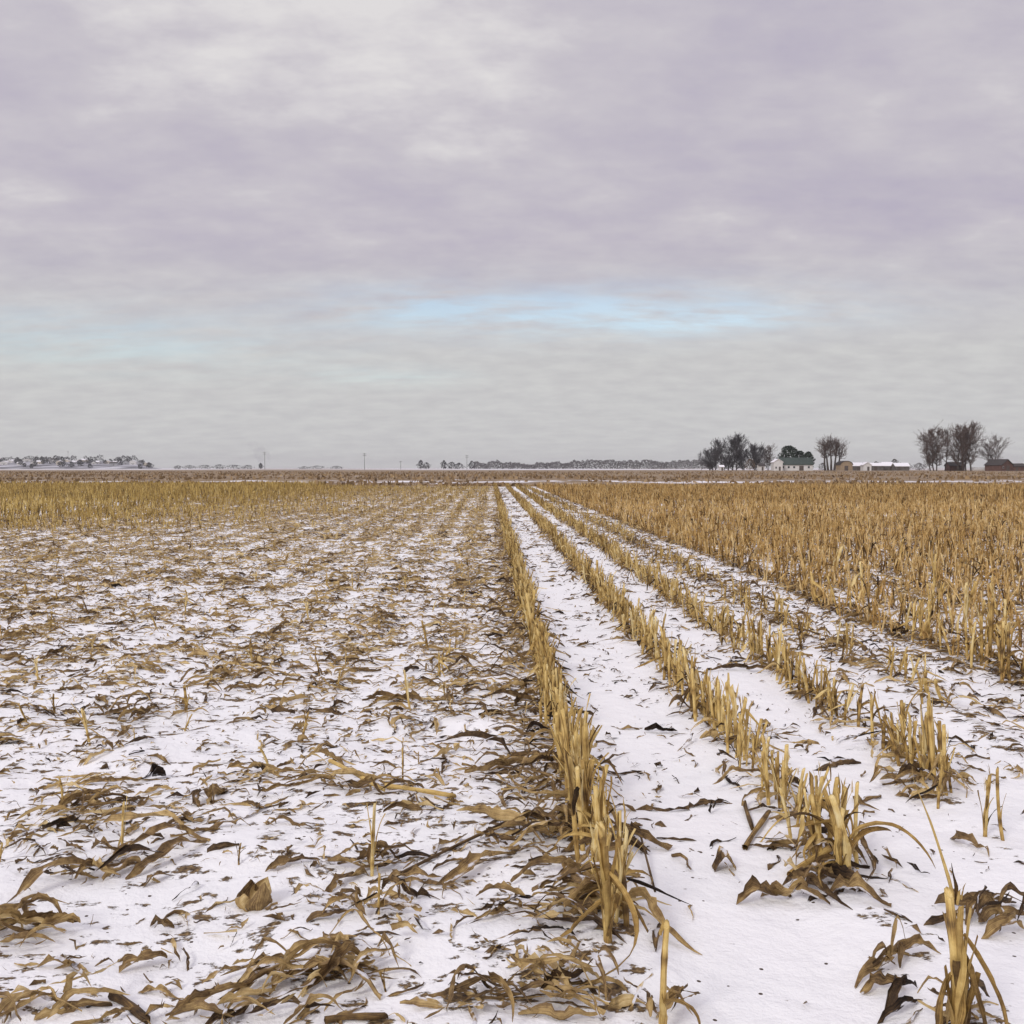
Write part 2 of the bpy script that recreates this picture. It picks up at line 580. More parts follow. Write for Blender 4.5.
gx = graded(-7000, 7000, 0.045, 3.2, 0.3)
gy = graded(-300, 7600, 0.045, 4.0, 3.4)
GX, GY = np.meshgrid(gx, gy, indexing='xy')
GZ = H(GX, GY)
ny, nx = GX.shape
gi, gj = np.meshgrid(np.arange(ny - 1), np.arange(nx - 1), indexing='ij')
ga = (gi * nx + gj).ravel()
gme = mesh_np('ground', np.stack([GX.ravel(), GY.ravel(), GZ.ravel()], 1), np.stack([ga, ga + 1, ga + nx + 1, ga + nx], 1), ground_material())
g = link('ground', gme)
tag(g, 'snow covered flat corn field running out to brown pasture', 'ground', kind='structure')
del GX, GY, GZ, gi, gj, ga


# ------------------------------------------------------------------ stalk positions
def inview(x, y, m=2.0):
    return (x > -0.475 * y - m) & (x < 0.50 * y + m)


P = []     # x, y, h, rad, row id
ROWNAMES = {0: 'the thick row', 1: 'the row across the snow lane', 2: 'the second row past the lane',
            3: 'the sparse row before dense stubble', 4: 'the dense stubble block', 5: 'the trampled leaf field'}
ROWCATS = {}


def row(xr, y0, y1, step, dens, hlo, hhi, rid, jitter=0.035, gap=0.0, rlo=0.009, rhi=0.015):
    y = y0
    while y < y1:
        y += step * random.uniform(0.5, 1.5)
        dn = dens
        if gap:
            dn = dens * (1.0 if vnoise(xr * 3.1 + 9, y / 0.9) > -0.5 + gap else 0.12)
        if random.random() > dn:
            continue
        x = xr + random.gauss(0, jitter)
        if not inview(x, y):
            continue
        hh = random.uniform(hlo, hhi)
        if random.random() < 0.05:
            hh *= 1.35
        P.append((x, y, hh, random.uniform(rlo, rhi), rid))


yA = ground_at(607, 948)[1]
yB = ground_at(852, 893)[1]
row(XA, yA, FIELD_END, 0.036, 0.97, 0.15, 0.32, 0, 0.030, 0.14)
row(XB, yB, FIELD_END, 0.042, 0.95, 0.15, 0.31, 1, 0.032, 0.16)
row(XC, 4.55, 5.35, 0.036, 0.95, 0.16, 0.30, 2, 0.05)
row(XC, 5.75, FIELD_END, 0.048, 0.92, 0.14, 0.29, 2, 0.04, 0.17)
row(XD, 6.2, 7.2, 0.08, 0.9, 0.14, 0.25, 3, 0.04)
row(XD, 7.8, FIELD_END, 0.06, 0.75, 0.07, 0.24, 3, 0.09, 0.25)
k = 0
while XE + k * ROW * 0.85 < 0.50 * FIELD_END + 2:
    xr = XE + k * ROW * 0.85
    row(xr, max(4.0, (xr - 1.6) / 0.50) + random.uniform(0, 0.3), FIELD_END + random.uniform(-1, 1), 0.047, 0.95, 0.09, 0.36, 4, 0.060, 0.14)
    k += 1
# short remnants of the rows knocked down on the other side
for k in range(1, 17):
    xr = XA - 0.70 * k
    row(xr, 2.6, 30, 0.5 if k > 1 else 0.32, 0.6, 0.05, 0.17, 5, 0.09, 0.2)
    row(xr, 30, FIELD_END, 0.22, 0.7, 0.06, 0.20, 5, 0.12, 0.2)
for (px, py, hh, rad, rid) in [(372, 876, 0.26, 0.009, 5), (122, 858, 0.19, 0.010, 5), (410, 705, 0.24, 0.011, 5), (428, 650, 0.24, 0.010, 5),
                               (90, 745, 0.2, 0.012, 5), (1003, 842, 0.27, 0.010, 2), (985, 838, 0.24, 0.013, 2), (938, 808, 0.20, 0.012, 2), (884, 742, 0.22, 0.010, 2)]:
    xx, yy = ground_at(px, py)
    P.append((xx, yy, hh, rad, rid))
P = np.array(P)
# the tall yellow stubble block on the far side
Q = []
k = 0
while 12.3 + k * ROW < 0.475 * FIELD_END + 3:
    xr = -(12.3 + k * ROW)
    y = max(20.0, (-xr - 1.5) / 0.475)
    while y < FIELD_END + 2:
        y += 0.09 * random.uniform(0.5, 1.5)
        Q.append((xr + random.gauss(0, 0.09), y, random.uniform(0.26, 0.48), random.uniform(0.009, 0.014), 6))
    k += 1
for k in range(3600):
    y = random.uniform(24, FIELD_END)
    x = -12.3 + abs(random.gauss(0, 3.2))
    if inview(x, y) and x < XA - 0.4:
        Q.append((x, y, random.uniform(0.08, 0.30), 0.01, 6))
for k in range(5200):
    y = random.uniform(30, FIELD_END)
    x = random.uniform(-12.3, XA - 0.4)
    if inview(x, y) and random.random() < (y - 24) / 56:
        Q.append((x, y, random.uniform(0.05, 0.20), 0.01, 6))
Q = np.array(Q)

# which stalks are things of their own: the ones that show largest
u, v, d = project(P[:, 0], P[:, 1], P[:, 2] * 0.5)
vis = (u > -10) & (u < 1034) & (v < 1040) & (v > 400)
size = np.where(vis, P[:, 2] / d, 0)
order = np.argsort(-size)
N_STALKS = 294
own = np.zeros(len(P), bool)
own[order[:N_STALKS]] = True

r0 = np.random.default_rng(11)
VAR0 = []
for k in range(16):
    h = 0.28
    stem, lv = make_stalk(r0, h, 0.0092, int(r0.integers(2, 6)), 0, 0.74, 0.62)
    VAR0.append((stem, lv))
VAR0_ME = [(mesh_np('corn_stem', *s[:2], M_STEM, s[2], s[3]), [mesh_np('stem_leaf', l[0], l[1], M_SHEATH, l[2], l[3]) for l in lv]) for s, lv in VAR0]
VAR_M = {0: [merge([s] + lv) for s, lv in VAR0]}
for lod in (1, 2):
    VAR_M[lod] = []
    for k in range(14):
        s, lv = make_stalk(r0, 0.28, 0.0092 if lod == 1 else 0.0115, int(r0.integers(2, 6)), lod, 0.60, 0.60)
        VAR_M[lod].append(merge([s] + lv))


def instanced(name, pts, mat, lodf, tint_shift=0.0, r=r0, var_h=0.28, tsd=0.10):
    out = []
    dist = pts[:, 1]
    lods = np.array([lodf(t) for t in dist])
    for lod in (0, 1, 2):
        vs = VAR_M[lod]
        pick = r.integers(0, len(vs), len(pts))
        for q, (V, F, T, U) in enumerate(vs):
            s = (lods == lod) & (pick == q)
            n = int(s.sum())
            if n == 0:
                continue
            p = pts[s]
            R = rotz_tilt(r.random(n) * 6.283, r.normal(0, 0.16, n), r.normal(0, 0.16, n), p[:, 2] / var_h)
            R = R * np.stack([wx := np.clip(0.85 * var_h / p[:, 2], 0.6, 1.6) * r.uniform(0.75, 1.15, n), wx, np.ones(n)], -1)[:, None, :]
            W = np.einsum('nij,kj->nki', R, V)
            base = np.stack([p[:, 0], p[:, 1], H(p[:, 0], p[:, 1]) - 0.005], 1)
            W = W + base[:, None]
            TT = T[None] + r.normal(tint_shift, tsd, n)[:, None]
            out.append((W, TT, np.broadcast_to(U[None], (n,) + U.shape), F))
    return batch_mesh(name, mat, out)


lodf = lambda t: 0 if t < 13 else (1 if t < 38 else 2)
rest = P[~own]
o = link('corn_stubble', instanced('corn_stubble', rest[rest[:, 4] != 4], M_SHEATH, lodf, 0.02, tsd=0.15))
o.color = (0.5, 0.5, 0.5, 1)
tag(o, 'straw coloured cut corn stubble standing in receding rows', 'stubble', kind='stuff')
o = link('corn_stubble', instanced('corn_stubble', rest[rest[:, 4] == 4], M_ORANGE, lodf, 0.07, tsd=0.22))
o.color = (0.5, 0.5, 0.5, 1)
tag(o, 'dense orange brown corn stubble filling the field on the right', 'stubble', kind='stuff')
o = link('yellow_stubble', instanced('yellow_stubble', Q, M_YELLOW, lodf, 0.05, tsd=0.16))
o.color = (0.5, 0.5, 0.5, 1)
tag(o, 'taller yellow green stubble block along the left field edge', 'stubble', kind='stuff')

# --- individual stalks
rl = np.random.default_rng(3)
LEAN = 0.13
for i in order[:N_STALKS]:
    x, y, hh, rad, rid = P[i]
    stem_me, leaf_mes = VAR0_ME[int(rl.integers(0, len(VAR0_ME)))]
    tx, ty = rl.normal(0, 0.10), rl.normal(0, 0.11)
    tint = float(np.clip(rl.normal(0.5, 0.12), 0.26, 0.74))
    st = link('corn_stalk', stem_me, None, (x, y, float(H(x, y)) - 0.005), (tx, ty, rl.random() * 6.283))
    s = hh / 0.28
    wr = max(0.72, min(1.25, rad / 0.0130))
    st.scale = (s * wr, s * wr, s)
    st.color = (tint, tint, tint, 1)
    for lm in leaf_mes:
        lf = link('leaf', lm, st)
        lf.color = (tint, tint, tint, 1)
    size_w = 'stubby' if hh < 0.17 else ('short' if hh < 0.24 else ('tall' if hh > 0.32 else 'medium'))
    col_w = 'dark tan' if tint < 0.44 else ('pale straw' if tint > 0.57 else 'golden')
    lean_w = 'leaning left' if ty < -LEAN else ('leaning right' if ty > LEAN else ('tipped forward' if tx > LEAN else 'upright'))
    leaf_w = 'with few leaves' if len(leaf_mes) < 6 else ('with ragged leaves' if len(leaf_mes) > 7 else '')
    lab = f"{size_w} {col_w} stalk {lean_w} {leaf_w} in {ROWNAMES[int(rid)]}"
    tag(st, ' '.join(lab.split()), 'corn stalk', 'cut corn stalks of ' + ROWNAMES[int(rid)])


# ------------------------------------------------------------------ hero stalks and odd pieces close to the camera
rh = np.random.default_rng(8)


def hero_stalk(px, py, h, rad, leaves, label, tilt=(0, 0), tint=0.5, base_tint=0.66):
    x, y = ground_at(px, py)
    stem, lv = make_stalk(rh, h, rad, 0, 0, 0.6, base_tint)
    st = link('corn_stalk', mesh_np('corn_stem', stem[0], stem[1], M_STEM, stem[2], stem[3]), None, (x, y, float(H(x, y))), (tilt[0], tilt[1], 0))
    st.color = (tint,) * 3 + (1,)
    for (z0, L, W, az, b0, dr, tn) in leaves:
        l = stem_leaf(rh, z0 * h, rad, h, L, W, math.radians(az), 14, 5, b0, dr, tn, b0 < 0.2 and L > 0.15 and W > 0.016)
        lf = link('leaf', mesh_np('stem_leaf', l[0], l[1], M_SHEATH, l[2], l[3]), st)
        lf.color = (tint,) * 3 + (1,)
    tag(st, label, 'corn stalk', 'cut corn stalks standing by themselves')
    return st


hero_stalk(958, 1046, 0.38, 0.0125, [
    (0.02, 0.34, 0.022, 270, 0.02, 0.06, 0.66), (0.06, 0.30, 0.024, 200, 0.04, 0.10, 0.42), (0.10, 0.30, 0.022, 320, 0.03, 0.12, 0.74), (0.0, 0.22, 0.020, 240, 0.06, 0.2, 0.34),
    (0.02, 0.27, 0.020, 295, 0.09, 0.14, 0.55), (0.0, 0.20, 0.022, 180, 0.12, 0.1, 0.48), (0.15, 0.26, 0.018, 225, 0.04, 0.25, 0.62), (0.05, 0.24, 0.022, 30, 0.05, 0.10, 0.5),
    (0.0, 0.18, 0.018, 335, 0.16, 0.1, 0.40), (0.70, 0.30, 0.024, 345, 2.60, 0.35, 0.42), (0.60, 0.25, 0.020, 310, 2.75, 0.3, 0.34), (0.66, 0.20, 0.016, 280, 2.8, 0.2, 0.6),
    (0.45, 0.20, 0.020, 200, 2.65, 0.3, 0.38), (0.92, 0.36, 0.014, 140, 0.24, 0.20, 0.66), (0.88, 0.10, 0.010, 80, 0.05, 0.2, 0.22), (0.9, 0.05, 0.008, 250, 0.1, 0.4, 0.6),
    (0.40, 0.16, 0.024, 250, 2.8, 0.2, 0.48), (0.93, 0.04, 0.008, 330, 0.1, 0.4, 0.5)],
    'thick sheathed corn stalk at the bottom corner with one long thin stem sticking out', (0.02, -0.03), 0.50, 0.58)
hero_stalk(664, 1034, 0.27, 0.0088, [(0.25, 0.16, 0.02, 320, 0.4, 2.4, 0.45), (0.0, 0.11, 0.02, 250, 0.02, 0.1, 0.7), (0.9, 0.04, 0.012, 40, 0.3, 0.2, 0.6)],
           'lone thin yellowish corn stub standing nearest the camera, almost bare', (0.0, -0.05), 0.46, 0.60)
hero_stalk(608, 950, 0.34, 0.0125, [
    (0.0, 0.31, 0.022, 250, 0.02, 0.05, 0.70), (0.05, 0.28, 0.020, 300, 0.02, 0.10, 0.50), (0.0, 0.26, 0.022, 200, 0.04, 0.18, 0.40), (0.2, 0.22, 0.018, 20, 0.05, 0.5, 0.5),
    (0.0, 0.20, 0.020, 275, 0.05, 0.2, 0.58), (0.1, 0.24, 0.016, 225, 0.05, 0.35, 0.72), (0.0, 0.16, 0.020, 320, 0.14, 0.2, 0.36),
    (0.62, 0.40, 0.017, 318, 2.02, 0.12, 0.5), (0.35, 0.22, 0.026, 180, 2.3, 0.4, 0.45), (0.55, 0.24, 0.02, 10, 2.5, 0.3, 0.35), (0.93, 0.05, 0.009, 240, 0.1, 0.5, 0.6), (0.9, 0.07, 0.008, 60, 0.1, 0.5, 0.4)],
    'stout golden stalk wrapped in split sheaths ending the thick row towards the camera', (0.05, -0.05), 0.52, 0.58)
hero_stalk(848, 888, 0.30, 0.012, [(0.3, 0.2, 0.03, 10, 0.5, 1.9, 0.35), (0.1, 0.2, 0.025, 260, 0.03, 0.2, 0.7), (0.5, 0.34, 0.022, 350, 0.5, 2.3, 0.42)],
           'slender pale stalk ending the row across the bare snow lane', (0.02, -0.02), 0.58, 0.7)
hero_stalk(838, 868, 0.27, 0.012, [(0.3, 0.24, 0.03, 180, 0.6, 1.9, 0.3), (0.1, 0.18, 0.025, 280, 0.03, 0.2, 0.6)],
           'slender stalk just behind the pale one ending the row across the lane', (0.02, 0.05), 0.5)


def arc_leaf(name, p0, p1, arch, W, tint, fold=0.5, roll=0.3, label='', cat='corn leaf', kap=0.0, S=16, mat=None, lift=0.0):
    x0, y0 = ground_at(*p0)
    x1, y1 = ground_at(*p1)
    L = math.hypot(x1 - x0, y1 - y0) * (1 + 0.5 * arch / max(0.05, math.hypot(x1 - x0, y1 - y0)))
    V, T, U = leaves_batch(rh, np.array([(x0 + x1) / 2]), np.array([(y0 + y1) / 2]), np.array([L]), np.array([W]), np.array([math.atan2(y1 - y0, x1 - x0)]),
                           np.array([arch * 0.6]), np.array([kap]), np.array([roll]), np.array([rh.normal(0, 1.2)]), np.array([fold]), np.array([tint]), S=S, A=7, lift=np.array([lift]))
    c = np.array([(x0 + x1) / 2, (y0 + y1) / 2, 0])
    me = mesh_np('leaf_blade', V[0] - c, strip_faces(S, 7), mat or M_LEAF, T[0], U[0])
    o = link(name, me, None, tuple(c))
    o.color = (0.5, 0.5, 0.5, 1)
    tag(o, label, cat, 'large dry leaves lying on the snow')
    return o


arc_leaf('corn_leaf', (8, 905), (150, 862), 0.10, 0.055, 0.40, label='long brown leaf arching out of the snow left of the short stub')
arc_leaf('corn_leaf', (110, 868), (206, 838), 0.11, 0.06, 0.48, label='brown leaf bowed like a bridge right of the short stub')
arc_leaf('corn_leaf', (95, 835), (205, 845), 0.13, 0.06, 0.58, label='tan leaf curled high over the snow behind the bridge shaped leaf')
arc_leaf('corn_leaf', (130, 880), (205, 850), 0.08, 0.06, 0.40, label='brown leaf with hooked end under the bridge shaped leaf')
arc_leaf('corn_leaf', (440, 888), (516, 856), 0.05, 0.075, 0.52, fold=0.6, label='broad pointed tan leaf lying alone left of the thick row', kap=0.4)
arc_leaf('corn_leaf', (385, 882), (450, 880), 0.02, 0.05, 0.44, label='flat brown leaf joined tip to tip with the broad pointed one')
arc_leaf('corn_leaf', (122, 972), (168, 955), 0.05, 0.06, 0.5, fold=0.7, label='small boat shaped tan leaf alone on open snow')
arc_leaf('corn_leaf', (140, 990), (180, 996), 0.02, 0.035, 0.5, label='narrow curved leaf just in front of the boat shaped one')
arc_leaf('corn_leaf', (265, 875), (320, 866), 0.02, 0.06, 0.36, label='flat dark leaf lying between the cupped husk and the thin left stub')
arc_leaf('corn_leaf', (320, 895), (372, 868), 0.03, 0.05, 0.40, label='brown leaf sloping up to the lone thin stub')
arc_leaf('corn_leaf', (812, 772), (860, 766), 0.035, 0.085, 0.22, fold=-0.6, label='dark flat leaf lying alone in the lane beside the second row')
arc_leaf('corn_leaf', (950, 838), (990, 858), 0.03, 0.06, 0.42, label='brown leaf lying on snow beside the second row past the lane')
arc_leaf('corn_leaf', (615, 918), (695, 952), 0.09, 0.05, 0.62, fold=0.8, label='straight golden leaf crossing out of the thick row towards the lane')
arc_leaf('corn_leaf', (614, 838), (665, 852), 0.05, 0.07, 0.36, fold=0.8, label='dark crumpled leaf jutting from the thick row into the bare lane')
arc_leaf('corn_leaf', (610, 812), (690, 806), 0.012, 0.04, 0.28, label='thin dark leaf lying across the bare lane behind the crumpled leaf')
arc_leaf('corn_leaf', (555, 775), (660, 765), 0.012, 0.04, 0.25, label='thin dark leaf stretching into the lane from behind the thick row')
arc_leaf('corn_leaf', (684, 804), (730, 800), 0.012, 0.05, 0.2, label='dark sliver of leaf lying in the middle of the bare lane')
arc_leaf('corn_leaf', (868, 882), (866, 830), 0.13, 0.028, 0.36, label='hooped brown leaf standing beside the end of the row across the lane')
for (a, b, ar, w, tn, lab) in [
        ((738, 902), (790, 896), 0.05, 0.07, 0.34, 'outermost bowed leaf of the fan at the end of the row across the lane'),
        ((765, 895), (832, 912), 0.06, 0.07, 0.46, 'folded tan leaf pointing at the camera below the row across the lane'),
        ((785, 885), (850, 915), 0.04, 0.06, 0.30, 'dark leaf lying across the fan at the end of that row'),
        ((830, 900), (888, 912), 0.05, 0.07, 0.42, 'curled leaf under the slender pale stalk'),
        ((795, 885), (850, 868), 0.04, 0.05, 0.36, 'brown leaf tucked against the slender stalks'),
        ((860, 985), (905, 960), 0.06, 0.05, 0.50, 'ragged brown leaf clump alone between lane and corner stalk'),
        ((862, 990), (900, 990), 0.03, 0.06, 0.40, 'darker leaf in front of the ragged brown clump'),
        ((890, 962), (938, 958), 0.04, 0.055, 0.46, 'oval tan leaf reaching from the ragged clump to the corner stalk'),
        ((965, 925), (1010, 905), 0.07, 0.05, 0.34, 'dark curled leaf right behind the corner stalk'),
        ((985, 940), (1024, 930), 0.06, 0.06, 0.52, 'tan leaf at the frame edge behind the corner stalk'),
        ((925, 928), (965, 922), 0.02, 0.04, 0.30, 'thin dark leaf lying left behind the corner stalk'),
        ((885, 1010), (915, 995), 0.07, 0.045, 0.08, 'nearly black curled leaf scrap left of the corner stalk'),
        ((880, 1020), (922, 1006), 0.04, 0.035, 0.12, 'black bent leaf scrap in front of the nearly black curl'),
]:
    arc_leaf('corn_leaf', a, b, ar, w, tn, fold=0.9, roll=0.5, label=lab)

# husks: overlapping cupped wrappers
def husk(px, py, h, w, label, tilt, tint):
    x, y = ground_at(px, py)
    root = bpy.data.objects.new('corn_husk', None)
    col.objects.link(root)
    root.location = (x, y, float(H(x, y)) - 0.01)
    root.rotation_euler = tilt
    for q in range(4):
        S, A = 10, 9
        s = np.linspace(0, 1, S)[:, None]
        vv = np.linspace(-1, 1, A)[None]
        a = vv * (0.95 - 0.15 * q % 0.4) + q * 1.57 + 0.3 + 0.25 * np.sin(4 * s + q)
        rr = w * 0.5 * (0.55 + 0.75 * np.sin(0.3 + (1.9 + 0.25 * q) * s)) * (1 + 0.05 * q) * (1 + 0.10 * np.sin(6 * a + q + 5 * s))
        zz = h * s * (1 - 0.20 * (q % 3)) * (1 - (0.30 + 0.2 * rh.random((1, A))) * np.abs(vv) ** 1.4 * s)
        V = np.stack([np.cos(a) * rr, np.sin(a) * rr, zz + 0 * a], -1).reshape(-1, 3)
        T = np.full(S * A, tint + (0.12, -0.22, 0.05, -0.1)[q])
        U = np.stack([np.broadcast_to(s, (S, A)) , np.broadcast_to(vv * 0.5, (S, A))], -1).reshape(-1, 2)
        ob = link('husk_leaf', mesh_np('husk_leaf', V, strip_faces(S, A), M_LEAF, T, U), root)
        ob.color = (0.5, 0.5, 0.5, 1)
    tag(root, label, 'corn husk')


husk(252, 905, 0.105, 0.075, 'upright cupped tan husk standing open and alone on the snow', (0.15, 0.1, 0.6), 0.62)
husk(585, 828, 0.09, 0.085, 'brown ragged husk caught low against the thick row', (0.5, -0.6, 0.2), 0.40)

# tent shaped folded husk in the lane
x, y = ground_at(724, 868)
S, A = 8, 9
s = np.linspace(-1, 1, S)[:, None]
vv = np.linspace(-1, 1, A)[None]
V = np.stack([0.042 * vv + 0.006 * s, 0.05 * s * (1 - 0.5 * np.abs(vv)) + 0 * vv, 0.065 * (1 - np.abs(vv) ** 1.15) + 0.010 * np.cos(5 * s + 3 * vv) + 0.004 * np.sin(9 * vv + 4 * s)], -1).reshape(-1, 3)
ob = link('corn_husk', mesh_np('tent_husk', V, strip_faces(S, A), M_LEAF, np.full(S * A, 0.62) - 0.30 * (np.tile(vv[0], S) < -0.2), np.stack([np.repeat(s[:, 0], A), np.tile(vv[0], S)], 1)),  # lit face and shaded flank of the fold painted into the tint
          None, (x, y, float(H(x, y))), (0, 0, 0.25))
ob.color = (0.45,) * 3 + (1,)
tag(ob, 'folded tent shaped leaf scrap alone in the bare snow lane', 'corn husk')


# broken pieces of stem lying about
def stick(p0, p1, z0, z1, rad, tint, label, group='broken stem pieces on the snow'):
    x0, y0 = ground_at(*p0)
    x1, y1 = ground_at(*p1)
    n = 7
    t = np.linspace(0, 1, n)
    path = np.stack([x0 + (x1 - x0) * t, y0 + (y1 - y0) * t + 0.006 * np.sin(t * 5), z0 + (z1 - z0) * t], 1)
    path[:, 2] += H(path[0, 0], path[0, 1]) * (1 - t) + H(path[-1, 0], path[-1, 1]) * t
    rr = np.full(n, rad) * (1 + 0.12 * np.cos(t * 9))
    c = path.mean(0)
    Vv, Ff, Tt, Uu = tube(path - c, rr, 8, np.full(n, tint), uvs=4, cut=rad)
    ob = link('stem_piece', mesh_np('stem_piece', Vv, Ff, M_STEM, Tt, Uu), None, tuple(c))
    ob.color = (0.5,) * 3 + (1,)
    tag(ob, label, 'stem piece', group)


stick((744, 806), (752, 828), 0.02, 0.01, 0.009, 0.2, 'dark broken stem piece lying pointing away in the bare lane')
stick((745, 848), (768, 818), 0.01, 0.02, 0.010, 0.35, 'brown broken stem piece slanting beside the darker one in the lane')
stick((112, 1000), (150, 1024), 0.012, 0.006, 0.0115, 0.16, 'fat split stem piece lying at the bottom left')
stick((60, 1010), (112, 1008), 0.008, 0.008, 0.006, 0.22, 'thin dark stem lying end on to the fat split piece')
stick((325, 1020), (385, 1014), 0.01, 0.012, 0.009, 0.25, 'dark stem piece in front of the golden leaf heap')
stick((385, 795), (455, 800), 0.03, 0.02, 0.010, 0.6, 'orange tan stem lying flat on the leaf litter')
stick((330, 770), (385, 798), 0.05, 0.02, 0.009, 0.62, 'tan stem slanting down onto the flat orange tan one')
stick((395, 880), (520, 825), 0.01, 0.02, 0.006, 0.18, 'long thin dark stem pointing at the thick row')
stick((940, 905), (905, 1024), -0.02, -0.02, 0.001, 0.3, 'hair thin dead stem lying in the snow by the corner stalk')
stick((640, 848), (655, 895), 0.05, 0.0, 0.004, 0.18, 'thin dark twig propped against the thick row')
stick((790, 880), (838, 858), 0.015, 0.06, 0.012, 0.5, 'pale stem leaning low against the row across the lane')
stick((770, 850), (782, 846), 0.0, 0.02, 0.012, 0.12, 'dark stub of stem by the row across the lane')

# ------------------------------------------------------------------ leaf litter
rp = np.random.default_rng(42)
LEAVES = {k: [] for k in 'x y L W head arch kappa roll0 roll1 fold tint lift tipup'.split()}


def add_leaves(x, y, L, W, head=None, arch=None, tint=None, lift=None, tipup=None, archs=0.03):
    n = len(x)
    if n == 0:
        return
    e = dict(x=x, y=y, L=L, W=W,
             head=rp.random(n) * 6.283 if head is None else head,
             arch=np.abs(rp.normal(0, archs, n)) if arch is None else arch,
             kappa=rp.normal(0, 0.9, n), roll0=rp.normal(0, 0.55, n), roll1=rp.normal(0, 0.9, n), fold=rp.normal(0.45, 0.8, n),
             tint=np.clip(rp.normal(0.45, 0.17, n), 0.05, 0.9) if tint is None else tint,
             lift=rp.normal(-0.003, 0.006, n) if lift is None else lift, tipup=np.abs(rp.normal(0, 0.012, n)) if tipup is None else tipup)
    for k_ in LEAVES:
        LEAVES[k_].append(np.asarray(e[k_], float))


def scatter(xa, xb, ya, yb, dens, Lm=0.26, Ls=0.12, clump=0.5, tintf=None, **kw):
    """dens per square metre, thicker where the noise is high"""
    area = (xb - xa) * (yb - ya)
    n = int(area * dens * 2)
    x = rp.uniform(xa, xb, n)
    y = rp.uniform(ya, yb, n)
    keep = rp.random(n) < np.clip(0.5 + clump * 2.2 * vnoise(x / 0.8 + 40, y / 0.7 + 9), 0.04, 1)
    keep &= inview(x, y, 2.2)
    if xb <= XA:                    # the knocked down rows still show as faint stripes
        keep &= rp.random(n) < 0.72 + 0.36 * np.cos((x - XA) / 0.70 * 6.283)
    x, y = x[keep], y[keep]
    n = len(x)
    L = np.clip(rp.normal(Lm, Ls, n), 0.06, 0.65)
    W = np.clip(rp.normal(0.025, 0.012, n), 0.007, 0.06) * np.clip(L / 0.2, 0.5, 1.1)
    add_leaves(x, y, L, W, tint=tintf(n) if tintf else None, **kw)


XL = XA - 0.12
def tn(m, sd):
    return lambda n: np.clip(rp.normal(m, sd, n), 0.05, 0.95)


scatter(-4.6, XL, 1.6, 4.2, 110, 0.12, 0.09, 0.5, archs=0.010, tintf=tn(0.47, 0.18))
scatter(-5.8, XL, 4.2, 7, 190, 0.125, 0.08, 0.4, archs=0.012, tintf=tn(0.50, 0.19))
scatter(-9.4, XL, 7, 15, 250, 0.14, 0.08, 0.3, archs=0.016, tintf=tn(0.55, 0.18))
scatter(-13.5, XL, 15, 40, 190, 0.16, 0.08, 0.25, archs=0.022, tintf=tn(0.60, 0.18))
scatter(-13.5, XL, 40, FIELD_END, 85, 0.22, 0.09, 0.25, archs=0.03, tintf=tn(0.64, 0.17))
scatter(XA + 0.12, XB - 0.12, 2.6, 14, 26, 0.12, 0.07, 0.7, archs=0.008, tintf=tn(0.30, 0.15))
scatter(XA + 0.12, XB - 0.12, 14, FIELD_END, 26, 0.15, 0.07, 0.6, archs=0.015, tintf=tn(0.36, 0.16))
scatter(XB + 0.12, XC - 0.1, 3.5, 60, 28, 0.13, 0.07, 0.6, archs=0.012, tintf=tn(0.36, 0.16))
scatter(XC + 0.1, XD - 0.05, 4.4, 60, 45, 0.15, 0.07, 0.4, archs=0.02)
scatter(XD + 0.02, XE + 0.3, 5.5, 60, 60, 0.16, 0.07, 0.4, archs=0.022)
scatter(XE, 15, 6.5, 30, 110, 0.18, 0.09, 0.3, tintf=tn(0.52, 0.18), archs=0.05)


def skirt(xr, y0, y1, per_m, off, spread, Lm, Ls, side=None, **kw):
    n = int((y1 - y0) * per_m)
    y = rp.uniform(y0, y1, n)
    x = xr + off + rp.normal(0, spread, n)
    keep = inview(x, y, 0.6)
    x, y = x[keep], y[keep]
    n = len(x)
    L = np.clip(rp.normal(Lm, Ls, n), 0.1, 0.6)
    W = np.clip(rp.normal(0.028, 0.01, n), 0.010, 0.06)
    head = None
    if side is not None:
        head = rp.normal(side, 0.75, n)
    add_leaves(x, y, L, W, head=head, lift=np.abs(rp.normal(0.012, 0.022, n)), **kw)


skirt(XA, yA - 0.05, 7, 24, -0.18, 0.15, 0.25, 0.10, side=2.9, archs=0.035)
skirt(XA, yA, 30, 26, -0.07, 0.08, 0.20, 0.08, archs=0.04)
skirt(XA, 7, 22, 14, -0.2, 0.14, 0.28, 0.09, side=2.9, archs=0.035)
skirt(XB, yB, 30, 26, 0.0, 0.07, 0.18, 0.07, archs=0.03)
skirt(XC, 4.5, 30, 24, 0.0, 0.07, 0.17, 0.07, archs=0.03)
skirt(XD, 6.0, 30, 24, 0.0, 0.11, 0.17, 0.07, archs=0.03)
skirt(XE, 6.4, 30, 24, 0.05, 0.1, 0.2, 0.08, archs=0.04)


